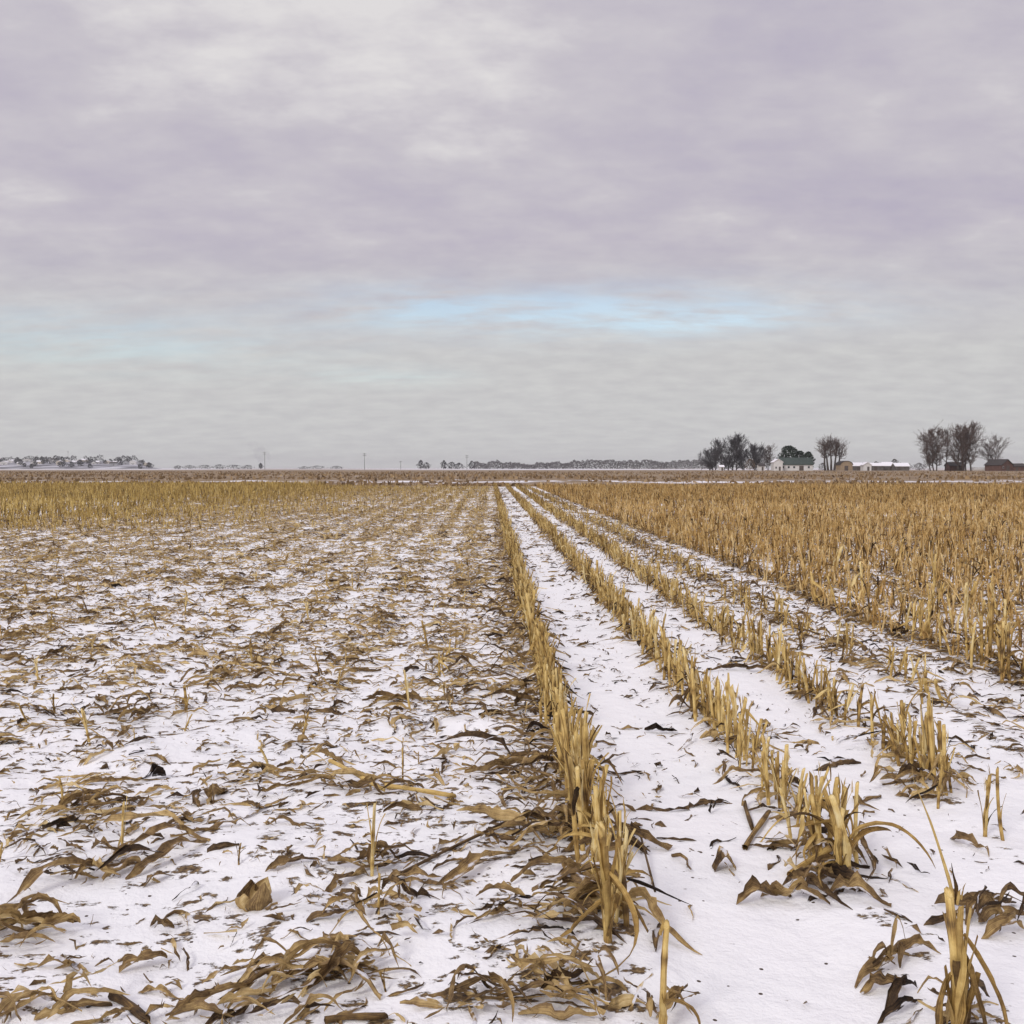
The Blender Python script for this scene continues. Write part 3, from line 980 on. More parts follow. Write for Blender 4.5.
def heap(px, py, sx, sy, n, Lm, head, hs, tint, arch=0.032, lift=0.022, W=0.031):
    n = int(n * 1.0)
    """a drift of leaves round a ground point, spread sx / sy metres"""
    cx_, cy_ = ground_at(px, py)
    Lm *= 0.78
    W *= 0.88
    x = cx_ + rp.normal(0, sx, n)
    y = cy_ + rp.normal(0, sy, n)
    L = np.clip(rp.normal(Lm, Lm * 0.3, n), 0.08, 0.6)
    add_leaves(x, y, L, np.clip(rp.normal(W, 0.01, n), 0.015, 0.07), head=rp.normal(head, hs, n), arch=np.abs(rp.normal(0, arch, n)),
               tint=np.clip(rp.normal(tint - 0.01, 0.14, n), 0.05, 0.85), lift=np.abs(rp.normal(0, lift, n)))


heap(300, 985, 0.10, 0.05, 26, 0.28, 0.35, 0.4, 0.56, 0.035, 0.03, 0.034)
heap(235, 1012, 0.10, 0.03, 12, 0.24, 0.5, 0.5, 0.52)
heap(355, 965, 0.06, 0.05, 10, 0.2, -0.2, 0.6, 0.50)
heap(25, 940, 0.07, 0.06, 16, 0.24, 0.2, 0.5, 0.55)
heap(35, 1016, 0.08, 0.03, 10, 0.25, 0.2, 0.4, 0.55)
heap(100, 872, 0.12, 0.06, 14, 0.26, 0.3, 0.6, 0.42)
heap(85, 815, 0.12, 0.08, 16, 0.26, 0.1, 0.5, 0.55)
heap(365, 920, 0.10, 0.04, 12, 0.18, 0.0, 0.8, 0.46)
heap(375, 868, 0.08, 0.05, 12, 0.24, 0.3, 0.5, 0.44)
heap(575, 925, 0.12, 0.05, 26, 0.28, 2.95, 0.35, 0.55, 0.032, 0.03)
heap(570, 990, 0.10, 0.06, 26, 0.26, -0.65, 0.3, 0.60, 0.035, 0.035)
heap(500, 1006, 0.09, 0.04, 14, 0.24, -0.5, 0.5, 0.42, 0.04, 0.03)
heap(660, 1012, 0.07, 0.03, 10, 0.15, 1.2, 0.6, 0.5, 0.03, 0.03, 0.02)
heap(690, 1005, 0.02, 0.02, 6, 0.12, 1.3, 0.4, 0.45, 0.04, 0.03, 0.015)
heap(540, 845, 0.14, 0.08, 20, 0.3, 2.8, 0.35, 0.48, 0.032, 0.03)
heap(545, 790, 0.14, 0.12, 20, 0.3, 2.8, 0.4, 0.46, 0.032, 0.03)
heap(820, 893, 0.09, 0.035, 12, 0.2, 0.1, 0.7, 0.34, 0.04, 0.025)
heap(835, 850, 0.06, 0.06, 12, 0.2, 0.4, 0.8, 0.40, 0.032, 0.03)
heap(1000, 920, 0.06, 0.05, 10, 0.2, 0.4, 0.6, 0.42, 0.03, 0.025)
heap(960, 1030, 0.06, 0.03, 12, 0.2, 1.4, 0.6, 0.45, 0.05, 0.03, 0.03)
heap(920, 790, 0.12, 0.10, 16, 0.22, 0.3, 0.7, 0.45, 0.032, 0.03)
heap(880, 970, 0.03, 0.02, 6, 0.14, 0.6, 0.8, 0.42, 0.05, 0.02)
heap(130, 715, 0.15, 0.15, 22, 0.26, 0.4, 0.9, 0.5, 0.035, 0.03)
heap(270, 690, 0.2, 0.2, 22, 0.26, 0.2, 0.7, 0.48, 0.032, 0.03)
heap(350, 790, 0.18, 0.10, 20, 0.26, 0.1, 0.5, 0.5, 0.032, 0.03)
LV = {k_: np.concatenate(v_) for k_, v_ in LEAVES.items()}
# keep the lane and the open snow in front of it clean, as in the photograph
u, v, d = project(LV['x'], LV['y'])
clean = ((u > 690) & (u < 850) & (v > 925)) | ((u > 640) & (u < 860) & (v > 900) & (v < 1024) & (u > 700))
for k_ in LV:
    LV[k_] = LV[k_][~clean]
u, v, d = project(LV['x'], LV['y'])
inside = (u > 0) & (u < 1024) & (v < 1024)
lsize = np.where(inside, LV['L'] * np.sqrt(LV['W']) / d, 0)
lorder = np.argsort(-lsize)
N_LEAVES = 266
ownl = np.zeros(len(LV['x']), bool)
ownl[lorder[:N_LEAVES]] = True
dist = LV['y']


def batch(sel, S, A):
    a = {k_: LV[k_][sel] for k_ in LV}
    V, T, U = leaves_batch(rp, a['x'], a['y'], a['L'], a['W'], a['head'], a['arch'], a['kappa'], a['roll0'], a['roll1'], a['fold'], a['tint'], S, A, a['lift'], a['tipup'])
    return V, T, U, strip_faces(S, A)


litter = link('leaf_litter', batch_mesh('leaf_litter', M_LEAF, [batch(~ownl & (dist < 14), 10, 5), batch(~ownl & (dist >= 14) & (dist < 40), 6, 3), batch(~ownl & (dist >= 40), 4, 3)]))
litter.color = (0.5, 0.5, 0.5, 1)
tag(litter, 'brown and tan corn leaf litter strewn over the snowy field', 'leaf litter', kind='stuff')

MARKS = [((663, 1010), 'the lone thin stub'), ((608, 945), 'the stout end stalk'), ((960, 1020), 'the corner stalk'), ((845, 890), 'the slender pale stalk'),
         ((252, 905), 'the cupped husk'), ((724, 868), 'the tent shaped scrap'), ((372, 876), 'the thin left stub'), ((120, 860), 'the short left stub'),
         ((300, 985), 'the big golden leaf heap'), ((28, 940), 'the edge leaf heap'), ((755, 820), 'the two lane sticks'), ((938, 800), 'the second row clump'),
         ((145, 965), 'the boat shaped leaf'), ((478, 872), 'the broad pointed leaf'), ((130, 1010), 'the fat stem piece'), ((425, 798), 'the flat orange stem'),
         ((90, 745), 'the low ragged stub'), ((410, 705), 'the tall lone stalk'), ((545, 800), 'the brown row husk')]
MP = [(ground_at(*p), t) for p, t in MARKS]
Vt, Tt, Ut, ft = batch(lorder[:N_LEAVES], 18, 7)
seen = {}
rows_l = []
for q, i in enumerate(lorder[:N_LEAVES]):
    x, y, L, tn, ar, kp, W = (float(LV[k_][i]) for k_ in ('x', 'y', 'L', 'tint', 'arch', 'kappa', 'W'))
    cw = 'dark brown' if tn < 0.32 else ('brown' if tn < 0.46 else ('tan' if tn < 0.58 else 'golden'))
    lw = 'long' if L > 0.33 else ('short' if L < 0.19 else '')
    ww = 'broad' if W > 0.046 else ('narrow' if W < 0.028 else '')
    sw = 'arched' if ar > 0.045 else ('curved' if abs(kp) > 0.9 else 'flat')
    bd, bt, bp = min((math.hypot(p[0] - x, (p[1] - y) * 0.6), t, p) for p, t in MP)
    dx, dy = x - bp[0], (y - bp[1]) * 0.6
    if bd < 0.07:
        rel = 'against'
    elif abs(dx) > abs(dy):
        rel = 'left of' if dx < 0 else 'right of'
    else:
        rel = 'behind' if dy > 0 else 'in front of'
    far = 'well ' if bd > 0.35 else ''
    lab = ' '.join(f"{lw} {ww} {sw} {cw} leaf {far}{rel} {bt}".split())
    rows_l.append([lab, y, x])
cnt = {}
for lab, y, x in rows_l:
    cnt.setdefault(lab, []).append((y, x))
for q, (lab, y, x) in enumerate(rows_l):
    c = np.array([x, y, 0.0])
    ob = link('corn_leaf', mesh_np('leaf_blade', Vt[q] - c, ft, M_LEAF, Tt[q], Ut[q]), None, tuple(c))
    ob.color = (0.5, 0.5, 0.5, 1)
    if len(cnt[lab]) > 1:
        k_ = sorted(cnt[lab]).index((y, x))
        words = ['nearest', 'second nearest', 'third nearest', 'fourth nearest', 'fifth nearest', 'sixth nearest']
        lab = (words[k_] if k_ < 6 else 'farther') + ' ' + lab
    tag(ob, lab, 'corn leaf', 'dry corn leaves strewn on the snow')

# small scraps and crumbs of chaff
LEAVES = {k_: [] for k_ in LEAVES}
for (xa, xb, ya, yb, dn) in [(-5.2, XL, 1.8, 6, 190), (-9.2, XL, 6, 15, 130), (-13, XL, 15, 34, 60), (XA, XB, 4.6, 28, 48), (XB, XC, 3.0, 28, 75), (XC, XE + 0.3, 4, 30, 100), (XA + 0.1, 2.2, 2.3, 4.5, 9)]:
    n = int((xb - xa) * (yb - ya) * dn)
    x = rp.uniform(xa, xb, n)
    y = rp.uniform(ya, yb, n)
    kp = inview(x, y, 2.0) & (rp.random(n) < np.clip(0.65 + 1.3 * vnoise(x / 0.5 + 70, y / 0.5), 0.1, 1))
    x, y = x[kp], y[kp]
    n = len(x)
    L = np.clip(rp.gamma(2.0, 0.02, n), 0.01, 0.11)
    add_leaves(x, y, L, np.clip(L * rp.uniform(0.15, 0.6, n), 0.004, 0.025), tint=np.clip(rp.normal(0.27, 0.15, n) + 0.14 * (x < XA), 0.02, 0.8), archs=0.006, lift=rp.normal(0.004, 0.004, n))
LV = {k_: np.concatenate(v_) for k_, v_ in LEAVES.items()}
chaff = link('plant_debris', batch_mesh('plant_debris', M_LEAF, [batch(np.ones(len(LV['x']), bool), 4, 3)]))
chaff.color = (0.5, 0.5, 0.5, 1)
tag(chaff, 'small dark scraps of leaf and stem scattered on the snow', 'debris', kind='stuff')

# dry weeds of the pasture beyond the stubble
rw = np.random.default_rng(90)
n = 19000
yy = FIELD_END + 4 + (rw.random(n) ** 1.7) * 330
xx = rw.uniform(-0.52, 0.54, n) * yy
thin = (vnoise(xx / 9 + 3, yy / 16) > -0.12) & ((np.abs(yy - 112) > 22) | (rw.random(n) < 0.35))
xx, yy = xx[thin], yy[thin]
n = len(xx)
hh = rw.uniform(0.12, 0.42, n) * (0.7 + 0.9 * np.clip(vnoise(xx / 14, yy / 14) + 0.3, 0, 1))
ww = rw.uniform(0.12, 0.5, n)
ang = rw.random(n) * 3.14
dxx, dyy = np.cos(ang) * ww * 0.5, np.sin(ang) * ww * 0.5
lx, ly = rw.normal(0, 0.1, n), rw.normal(0, 0.1, n)
zz = H(xx, yy) - 0.02
V = np.stack([np.stack([xx - dxx, yy - dyy, zz], 1), np.stack([xx + dxx, yy + dyy, zz], 1),
              np.stack([xx + dxx * 0.5 + lx, yy + dyy * 0.5 + ly, zz + hh], 1), np.stack([xx - dxx * 0.7 + lx, yy - dyy * 0.7, zz + hh * 0.75], 1)], 1)
PAST_STOPS = [(0.0, (0.07, 0.044, 0.026)), (0.35, (0.20, 0.132, 0.070)), (0.65, (0.36, 0.25, 0.135)), (1.0, (0.54, 0.41, 0.24))]
M_WEED = plant_material('dry_weeds', PAST_STOPS)
T = np.broadcast_to(np.clip(rw.normal(0.45, 0.15, n), 0, 1)[:, None], (n, 4))
U = np.broadcast_to(np.array([[0, 0], [1, 0], [1, 1], [0, 1.0]])[None], (n, 4, 2))
w = link('dry_grass', batch_mesh('dry_grass', M_WEED, [(V, T, U, np.array([[0, 1, 2, 3]]))]))
w.color = (0.5, 0.5, 0.5, 1)
tag(w, 'brown dead grass and weeds of the pasture beyond the stubble', 'grass', kind='stuff')


# ------------------------------------------------------------------ simple solid materials for far things
def paint(name, c, rough=0.7, var=0.25, scale=1.5, stretch=(1, 1, 1), wave=None):
    m, nt = new_mat(name)
    tc = N(nt, 'ShaderNodeTexCoord')
    n1 = noise_n(nt, scaled(nt, tc.outputs['Object'], stretch), scale, 4)
    lo = tuple(v * (1 - var) for v in c)
    hi = tuple(min(1, v * (1 + var)) for v in c)
    r = ramp(nt, [(0.3, lo), (0.7, hi)])
    nt.links.new(n1, r.inputs[0])
    cc = r.outputs[0]
    nrm = None
    if wave:
        wv = nt.nodes.new('ShaderNodeTexWave')
        wv.bands_direction = wave[0]
        wv.inputs['Scale'].default_value = wave[1]
        nt.links.new(tc.outputs['Object'], wv.inputs['Vector'])
        bp = N(nt, 'ShaderNodeBump')
        bp.inputs['Strength'].default_value = 0.6
        bp.inputs['Distance'].default_value = 0.05
        nt.links.new(wv.outputs['Fac'], bp.inputs['Height'])
        nrm = bp.outputs[0]
    principled(nt, cc, rough, nrm)
    return m


M_BARK = paint('bark', (0.085, 0.068, 0.060), 0.9, 0.35, 3, (1, 1, 0.2))
M_TWIG = paint('twigs', (0.135, 0.098, 0.085), 0.9, 0.3, 0.6)
M_TWIG2 = paint('grey_twigs', (0.085, 0.078, 0.085), 0.9, 0.3, 0.6)
M_NEEDLE = paint('needles', (0.020, 0.036, 0.022), 0.85, 0.5, 0.8)
M_WHITE = paint('white_boards', (0.74, 0.73, 0.72), 0.6, 0.06, 1.0, wave=('Z', 3.0))
M_GREEN = paint('green_metal_roof', (0.042, 0.060, 0.050), 0.5, 0.18, 0.5, wave=('X', 2.0))
M_DARKROOF = paint('dark_shingles', (0.06, 0.052, 0.05), 0.85, 0.3, 2)
M_REDWALL = paint('weathered_red_boards', (0.13, 0.072, 0.060), 0.8, 0.3, 1.2, wave=('X', 4.0))
M_TANWALL = paint('tan_boards', (0.36, 0.27, 0.18), 0.8, 0.15, 1.2, wave=('X', 3.0))
M_GREYWALL = paint('grey_boards', (0.14, 0.125, 0.12), 0.8, 0.3, 1.0, wave=('X', 3.0))
M_SNOW = paint('roof_snow', (0.84, 0.83, 0.86), 0.8, 0.04, 1.0)
M_GLASS = paint('dark_window', (0.03, 0.034, 0.04), 0.15, 0.2, 1.0)
M_DOOR = paint('door_boards', (0.10, 0.08, 0.07), 0.7, 0.2, 2.0)
M_POLE = paint('pole_wood', (0.10, 0.085, 0.075), 0.9, 0.3, 3, (1, 1, 0.2))
M_TOWNWALL = [paint('pale_wall', (0.62, 0.60, 0.58), 0.7, 0.08), paint('cream_wall', (0.55, 0.49, 0.40), 0.7, 0.08), paint('grey_wall', (0.34, 0.34, 0.36), 0.7, 0.1)]


class MB:
    def __init__(self):
        self.v, self.f = [], []

    def box(self, x0, x1, y0, y1, z0, z1):
        k = len(self.v)
        self.v += [(x0, y0, z0), (x1, y0, z0), (x1, y1, z0), (x0, y1, z0), (x0, y0, z1), (x1, y0, z1), (x1, y1, z1), (x0, y1, z1)]
        self.f += [[k + q for q in f] for f in ([0, 3, 2, 1], [4, 5, 6, 7], [0, 1, 5, 4], [1, 2, 6, 5], [2, 3, 7, 6], [3, 0, 4, 7])]
        return self

    def prism(self, pts, h0, h1, axis='x'):
        """closed outline pts (a, z) pushed along x or y"""
        k = len(self.v)
        n = len(pts)
        for hh_ in (h0, h1):
            self.v += [((hh_, a, z) if axis == 'x' else (a, hh_, z)) for a, z in pts]
        self.f += [[k + q, k + (q + 1) % n, k + n + (q + 1) % n, k + n + q] for q in range(n)]
        self.f += [[k + q for q in range(n)][::-1], [k + n + q for q in range(n)]]
        return self

    def tri_ribbon(self, p, q, w):
        k = len(self.v)
        self.v += [tuple(p - w), tuple(p + w), tuple(q)]
        self.f.append([k, k + 1, k + 2])

    def limb(self, p, q, r1, r2, sides=5):
        d_ = (q - p) / (np.linalg.norm(q - p) + 1e-9)
        ref = np.array([0, 0, 1.0]) if abs(d_[2]) < 0.9 else np.array([1.0, 0, 0])
        e1 = np.cross(d_, ref)
        e1 /= np.linalg.norm(e1)
        e2 = np.cross(d_, e1)
        k = len(self.v)
        for c_, r_ in ((p, r1), (q, r2)):
            for s_ in range(sides):
                a_ = 6.2832 * s_ / sides
                self.v.append(tuple(c_ + r_ * (math.cos(a_) * e1 + math.sin(a_) * e2)))
        self.f += [[k + s_, k + (s_ + 1) % sides, k + sides + (s_ + 1) % sides, k + sides + s_] for s_ in range(sides)]

    def build(self, name, mat, parent=None, loc=(0, 0, 0), rot=(0, 0, 0), xf=None):
        vv_ = self.v if xf is None else [tuple(xf(np.array(p_))) for p_ in self.v]
        me_ = bpy.data.meshes.new(name)
        me_.from_pydata(vv_, [], self.f)
        me_.update()
        me_.materials.append(mat)
        return link(name, me_, parent, loc, rot)


def empty(name, loc, rz=0.0):
    o_ = bpy.data.objects.new(name, None)
    col.objects.link(o_)
    o_.location = loc
    o_.rotation_euler = (0, 0, rz)
    return o_


# ------------------------------------------------------------------ far trees
def bare_tree(px, d, ytop, wpx, label, stems=1, twig=M_TWIG, seed=0, dense=1.0, splay=0.5, low=0.25, depth=5, name='bare_tree', thick=1.0):
    R = random.Random(seed + 1000)
    Ht = far_z(ytop, d)
    Wd = wpx / F_PX * d
    tr, cr = MB(), MB()
    tips = []

    U3 = lambda sx, sz=1.0: np.array([R.gauss(0, sx), R.gauss(0, sx), R.gauss(0, sx * sz)])

    def twigs(p, q, dr, n):
        for _ in range(n):
            a_ = p + (q - p) * R.random()
            e_ = dr + U3(0.5) + np.array([0, 0, 0.15])
            e_ = e_ / np.linalg.norm(e_) * Ht * R.uniform(0.025, 0.065)
            w_ = U3(1.0, 0.4)
            w_ = w_ / np.linalg.norm(w_) * Ht * 0.0016
            cr.tri_ribbon(a_, a_ + e_, w_)

    def branch(p, dr, L, r, lev):
        n = 3
        for s_ in range(n):
            dr = dr + U3(0.16) + np.array([0, 0, 0.10])
            dr = dr / np.linalg.norm(dr)
            q = p + dr * L / n
            cr.limb(p, q, r * (1 - 0.28 * s_), r * (1 - 0.28 * (s_ + 1)), 4 if lev == 0 else 3)
            twigs(p, q, dr, int((2 if lev == 0 else 4) * dense))
            if lev < 2:
                for _ in range(2 if lev == 0 else R.choice((1, 2))):
                    nd = dr + U3(0.55, 0.7)
                    branch(p + (q - p) * R.random(), nd / np.linalg.norm(nd), L * R.uniform(0.35, 0.6), r * 0.45, lev + 1)
            p = q

    for s_ in range(stems):
        off = 0.0 if stems == 1 else (s_ - (stems - 1) / 2) * Wd * 0.20
        p = np.array([off * 0.7, R.gauss(0, 0.6), -0.3])
        dr = np.array([off / Ht * 0.9 + R.gauss(0, 0.04), R.gauss(0, 0.10), 1.0])
        Hs = Ht * (1.0 if s_ == stems // 2 else R.uniform(0.80, 0.97))
        n = 9
        r = 0.017 * Ht * thick
        for k_ in range(n):
            dr = dr + U3(0.07, 0.2)
            dr = dr / np.linalg.norm(dr)
            q = p + dr * Hs / n
            r1_ = r * (1 - 0.9 * k_ / n)
            r2_ = r * (1 - 0.9 * (k_ + 1) / n)
            (tr if k_ < 6 else cr).limb(p, q, r1_, r2_, 6)
            t_ = (k_ + 0.5) / n
            if t_ > low * 0.8:
                tt_ = (t_ - low * 0.8) / (1 - low * 0.8)
                Lb = Ht * 0.44 * (math.sin(math.pi * min(1, 0.22 + 0.72 * tt_)) ** 0.8) * (splay / 0.45) ** 0.5
                for _ in range(R.choice((3, 3, 4))):
                    a_ = R.random() * 6.283
                    up = R.uniform(0.45, 1.3)
                    nd = np.array([math.cos(a_), math.sin(a_), up])
                    branch(p + (q - p) * R.random(), nd / np.linalg.norm(nd), Lb * R.uniform(0.6, 1.1), r1_ * 0.5, 0)
                twigs(p, q, dr, int(3 * dense))
            p = q
    allv = np.array(tr.v + cr.v)
    zs = Ht / np.percentile(allv[:, 2], 99.93)
    lo, hi = np.percentile(allv[:, 0], (1, 99))
    xs = Wd / (hi - lo)
    mid = (lo + hi) / 2
    xf = lambda p_: p_ * np.array([xs, xs, zs]) - np.array([mid * xs * min(1, max(0, p_[2] / (0.5 * Ht))), 0, 0])
    root = empty(name, (far_x(px, d), d, 0))
    tr.build('trunk', M_BARK, root, xf=xf)
    cr.build('crown', twig, root, xf=xf)
    tag(root, label, 'tree', 'trees round the farm' if d < 900 else 'far trees')
    return root


def leafy(px, d, ytop, wpx, label, name='evergreen_tree', mat=None, seed=0, conic=0.5, n=1100, cat='tree', leaf=0.55, ybot=0.0, grp=None):
    """crown of many small sprays in an uneven outline, on a trunk"""
    R = np.random.default_rng(seed + 50)
    Ht = far_z(ytop, d)
    Wd = wpx / F_PX * d
    t = R.random(n)
    z = Ht * (0.10 + 0.90 * t)
    prof = np.sin(np.pi * np.clip(t * 0.86 + 0.13, 0, 1)) ** (0.42 if conic == 0 else 0.7) * (1 - conic * t)
    prof /= prof.max()
    a = R.random(n) * 6.283
    lump = 1 + 0.28 * np.sin(a * 3 + t * 9 + seed) + 0.16 * np.sin(a * 5 - t * 17)
    rr = 0.5 * Wd * prof * lump * np.sqrt(R.uniform(0.25, 1, n))
    Cc = np.stack([np.cos(a) * rr, np.sin(a) * rr, z], 1)
    s = leaf * R.uniform(0.5, 1.2, n) * (Ht / 10) ** 0.5
    e1 = R.normal(0, 1, (n, 3))
    e1 /= np.linalg.norm(e1, axis=1, keepdims=True)
    e2 = np.cross(e1, R.normal(0, 1, (n, 3)))
    e2 /= np.linalg.norm(e2, axis=1, keepdims=True)
    e1 *= s[:, None]
    e2 *= (s * 0.5)[:, None]
    V = np.stack([Cc - e1, Cc + e2, Cc + e1, Cc - e2], 1).reshape(-1, 3)
    V[:, 2] = np.maximum(V[:, 2], 0.02)
    F = np.arange(4 * n).reshape(-1, 4)
    root = empty(name, (far_x(px, d), d, 0))
    tk = MB()
    tk.limb(np.array([0, 0, -0.2]), np.array([0, 0, Ht * 0.7]), 0.03 * Ht, 0.01 * Ht, 6)
    for q in range(5):
        a_ = q * 1.3
        z_ = Ht * (0.15 + 0.1 * q)
        tk.limb(np.array([0, 0, z_]), np.array([math.cos(a_) * Wd * 0.25, math.sin(a_) * Wd * 0.25, z_ + 0.12 * Ht]), 0.012 * Ht, 0.004 * Ht, 4)
    tk.build('trunk', M_BARK, root)
    link('crown', mesh_np('crown', V, F, mat or M_NEEDLE, smooth=False), root)
    tag(root, label, cat, grp or ('trees round the farm' if d < 900 else 'far trees'))
    return root


M_BRUSH = paint('brown_brush', (0.14, 0.095, 0.065), 0.9, 0.4, 0.8)
M_GREYBRUSH = paint('grey_brush', (0.10, 0.085, 0.085), 0.9, 0.35, 0.8)
M_TOWNTREE = paint('far_tree_mass', (0.035, 0.034, 0.038), 0.9, 0.4, 0.3)
FD = 600
bare_tree(731, FD + 20, 433, 33, 'broad grey leafless tree, largest of the group left of the green roofed barn', 4, M_TWIG2, 1, 1.5, 0.5, 0.06, thick=1.2)
bare_tree(713, FD + 35, 446, 20, 'lower grey tree at the outer side of the broad leafless tree', 3, M_TWIG2, 2, 1.6, 0.6, 0.04)
bare_tree(702, FD + 45, 450, 9, 'small thin bare tree alone at the outer end of the group', 1, M_TWIG2, 3, 0.8, 0.4, 0.3, 4)
bare_tree(744, FD + 28, 447, 14, 'low grey tree tucked under the inner side of the broad leafless tree', 2, M_TWIG2, 4, 1.6, 0.6, 0.04)
bare_tree(757, FD + 30, 441, 18, 'dark grey tree between the broad leafless tree and the barn', 3, M_TWIG2, 5, 1.8, 0.5, 0.04, thick=1.2)
bare_tree(769, FD + 38, 443, 15, 'brownish bare tree just left of the green roofed barn', 2, M_TWIG, 6, 1.1, 0.5, 0.12)
leafy(751, FD + 5, 459, 12, 'low brown brush between the grey trees', 'bush', M_BRUSH, 7, 0.2, 500, 'bush', 0.4)
leafy(790, FD + 26, 446, 19, 'tallest rounded dark evergreen rising behind the green roof', seed=8, conic=0.0, n=2200)
leafy(801, FD + 28, 451, 13, 'lower dark evergreen beside the tallest one behind the roof', seed=9, conic=0.0, n=1400)
leafy(810, FD + 4, 452, 10, 'dark evergreen at the right gable of the barn', seed=10, conic=0.0, n=1400)
bare_tree(833, FD, 434, 27, 'stout bare tree with thick trunk and crooked spreading arms right of the barn', 5, M_TWIG, 11, 0.8, 0.5, 0.55, 5, thick=2.6)
leafy(824, FD - 3, 463, 9, 'dark low bush at the foot of the stout bare tree', 'bush', M_GREYBRUSH, 12, 0.2, 400, 'bush', 0.4)
leafy(878, FD + 20, 461.5, 9, 'dark flat topped bush behind the low sheds', 'bush', M_GREYBRUSH, 13, 0.1, 500, 'bush', 0.4)
leafy(897, FD + 24, 459, 11, 'dark rounded bush standing above the snowy shed roofs', 'bush', M_GREYBRUSH, 14, 0.1, 700, 'bush', 0.4)
leafy(910, FD + 10, 463, 9, 'grey bush at the end of the row of sheds', 'bush', M_GREYBRUSH, 15, 0.1, 400, 'bush', 0.4)
leafy(922, FD - 20, 463, 14, 'low grey brush in front of the tall bare trees', 'bush', M_GREYBRUSH, 16, 0.1, 900, 'bush', 0.35)
TD = 520
bare_tree(937, TD, 422.5, 32, 'tall brown bare tree on the outer left of the right hand trio', 3, M_TWIG, 21, 1.0, 0.40, 0.16, 5)
bare_tree(949, TD + 12, 424, 16, 'slim upright bare tree between the two tall crowns', 1, M_TWIG, 27, 0.9, 0.35, 0.25, 5)
bare_tree(968, TD + 4, 421, 32, 'tall fan shaped bare tree in the middle of the right hand trio', 4, M_TWIG, 22, 1.0, 0.42, 0.14, 5, thick=1.1)
bare_tree(996, TD + 10, 433, 28, 'smaller open bare tree above the dark red barn', 2, M_TWIG, 23, 0.8, 0.5, 0.25, 5)


# ------------------------------------------------------------------ far buildings
def gable(name, px, d, wpx, dep, wall_h, roof_h, wall, roof, label, cat, ridge='x', rz=0.0, door=None, windows=(), snow=False, grp=None, zb=0.0, eave=0.4, chimney=False):
    w_ = wpx / F_PX * d
    root = empty(name, (far_x(px, d), d, zb), rz)
    hw, hd = w_ / 2, dep / 2
    m_ = MB()
    if ridge == 'x':
        m_.prism([(-hd, -0.3), (hd, -0.3), (hd, wall_h), (0, wall_h + roof_h), (-hd, wall_h)], -hw, hw, 'x')
        m_.build('wall', wall, root)
        t_ = 0.25
        k_ = roof_h / hd
        rf = MB()
        rf.prism([(-hd - eave, wall_h - k_ * eave + 0.03), (0, wall_h + roof_h + 0.03), (hd + eave, wall_h - k_ * eave + 0.03),
                  (hd + eave, wall_h - k_ * eave + t_), (0, wall_h + roof_h + t_), (-hd - eave, wall_h - k_ * eave + t_)], -hw - eave, hw + eave, 'x')
    else:
        m_.prism([(-hw, -0.3), (hw, -0.3), (hw, wall_h), (0, wall_h + roof_h), (-hw, wall_h)], -hd, hd, 'y')
        m_.build('wall', wall, root)
        t_ = 0.25
        k_ = roof_h / hw
        rf = MB()
        rf.prism([(-hw - eave, wall_h - k_ * eave + 0.03), (0, wall_h + roof_h + 0.03), (hw + eave, wall_h - k_ * eave + 0.03),
                  (hw + eave, wall_h - k_ * eave + t_), (0, wall_h + roof_h + t_), (-hw - eave, wall_h - k_ * eave + t_)], -hd - eave, hd + eave, 'y')
    ro = rf.build('roof', roof, root)
    if chimney:
        MB().box(hw * 0.4, hw * 0.4 + 0.7, -0.35, 0.35, wall_h + roof_h * 0.6, wall_h + roof_h + 0.9).build('chimney', M_GREYWALL, ro)
    if door:
        MB().box(door[0] - door[1] / 2, door[0] + door[1] / 2, -hd - 0.06, -hd + 0.05, 0, door[2]).build('door', M_DOOR, root)
    for (wx_, wz_, ww_, wh_) in windows:
        wn_ = MB().box(wx_ - ww_ / 2, wx_ + ww_ / 2, -hd - 0.05, -hd + 0.05, wz_, wz_ + wh_).build('window', M_WHITE, root)
        MB().box(wx_ - ww_ / 2 + 0.1, wx_ + ww_ / 2 - 0.1, -hd - 0.08, -hd - 0.055, wz_ + 0.1, wz_ + wh_ - 0.1).build('pane', M_GLASS, wn_)
    tag(root, label, cat, grp)
    return root


gable('barn', 795, FD, 34, 9, 3.3, 3.6, M_WHITE, M_GREEN, 'long white barn with a green metal roof among the farm trees', 'barn', door=(3, 2.4, 2.6),
      windows=[(-7, 1.2, 1.2, 1.3), (-4, 1.2, 1.2, 1.3), (-1, 1.2, 1.2, 1.3), (7, 1.2, 1.2, 1.3)])
gable('house', 778, FD - 6, 9, 6, 4.6, 1.6, M_WHITE, M_SNOW, 'small white house with snowy roof against the left end of the barn', 'house', 'y', door=(0.8, 1.0, 2.1), windows=[(-1.2, 1.0, 0.9, 1.2)])
gable('shed', 762, FD - 4, 6, 4, 2.6, 1.2, M_WHITE, M_DARKROOF, 'tiny pale shed below the dark grey tree', 'shed', 'x', door=(0.4, 1.0, 2.0))
gable('shed', 722, FD - 6, 4, 3, 2.0, 0.8, M_WHITE, M_SNOW, 'tiny white shed under the broad leafless tree', 'shed', 'x', door=(0.2, 0.9, 1.7))
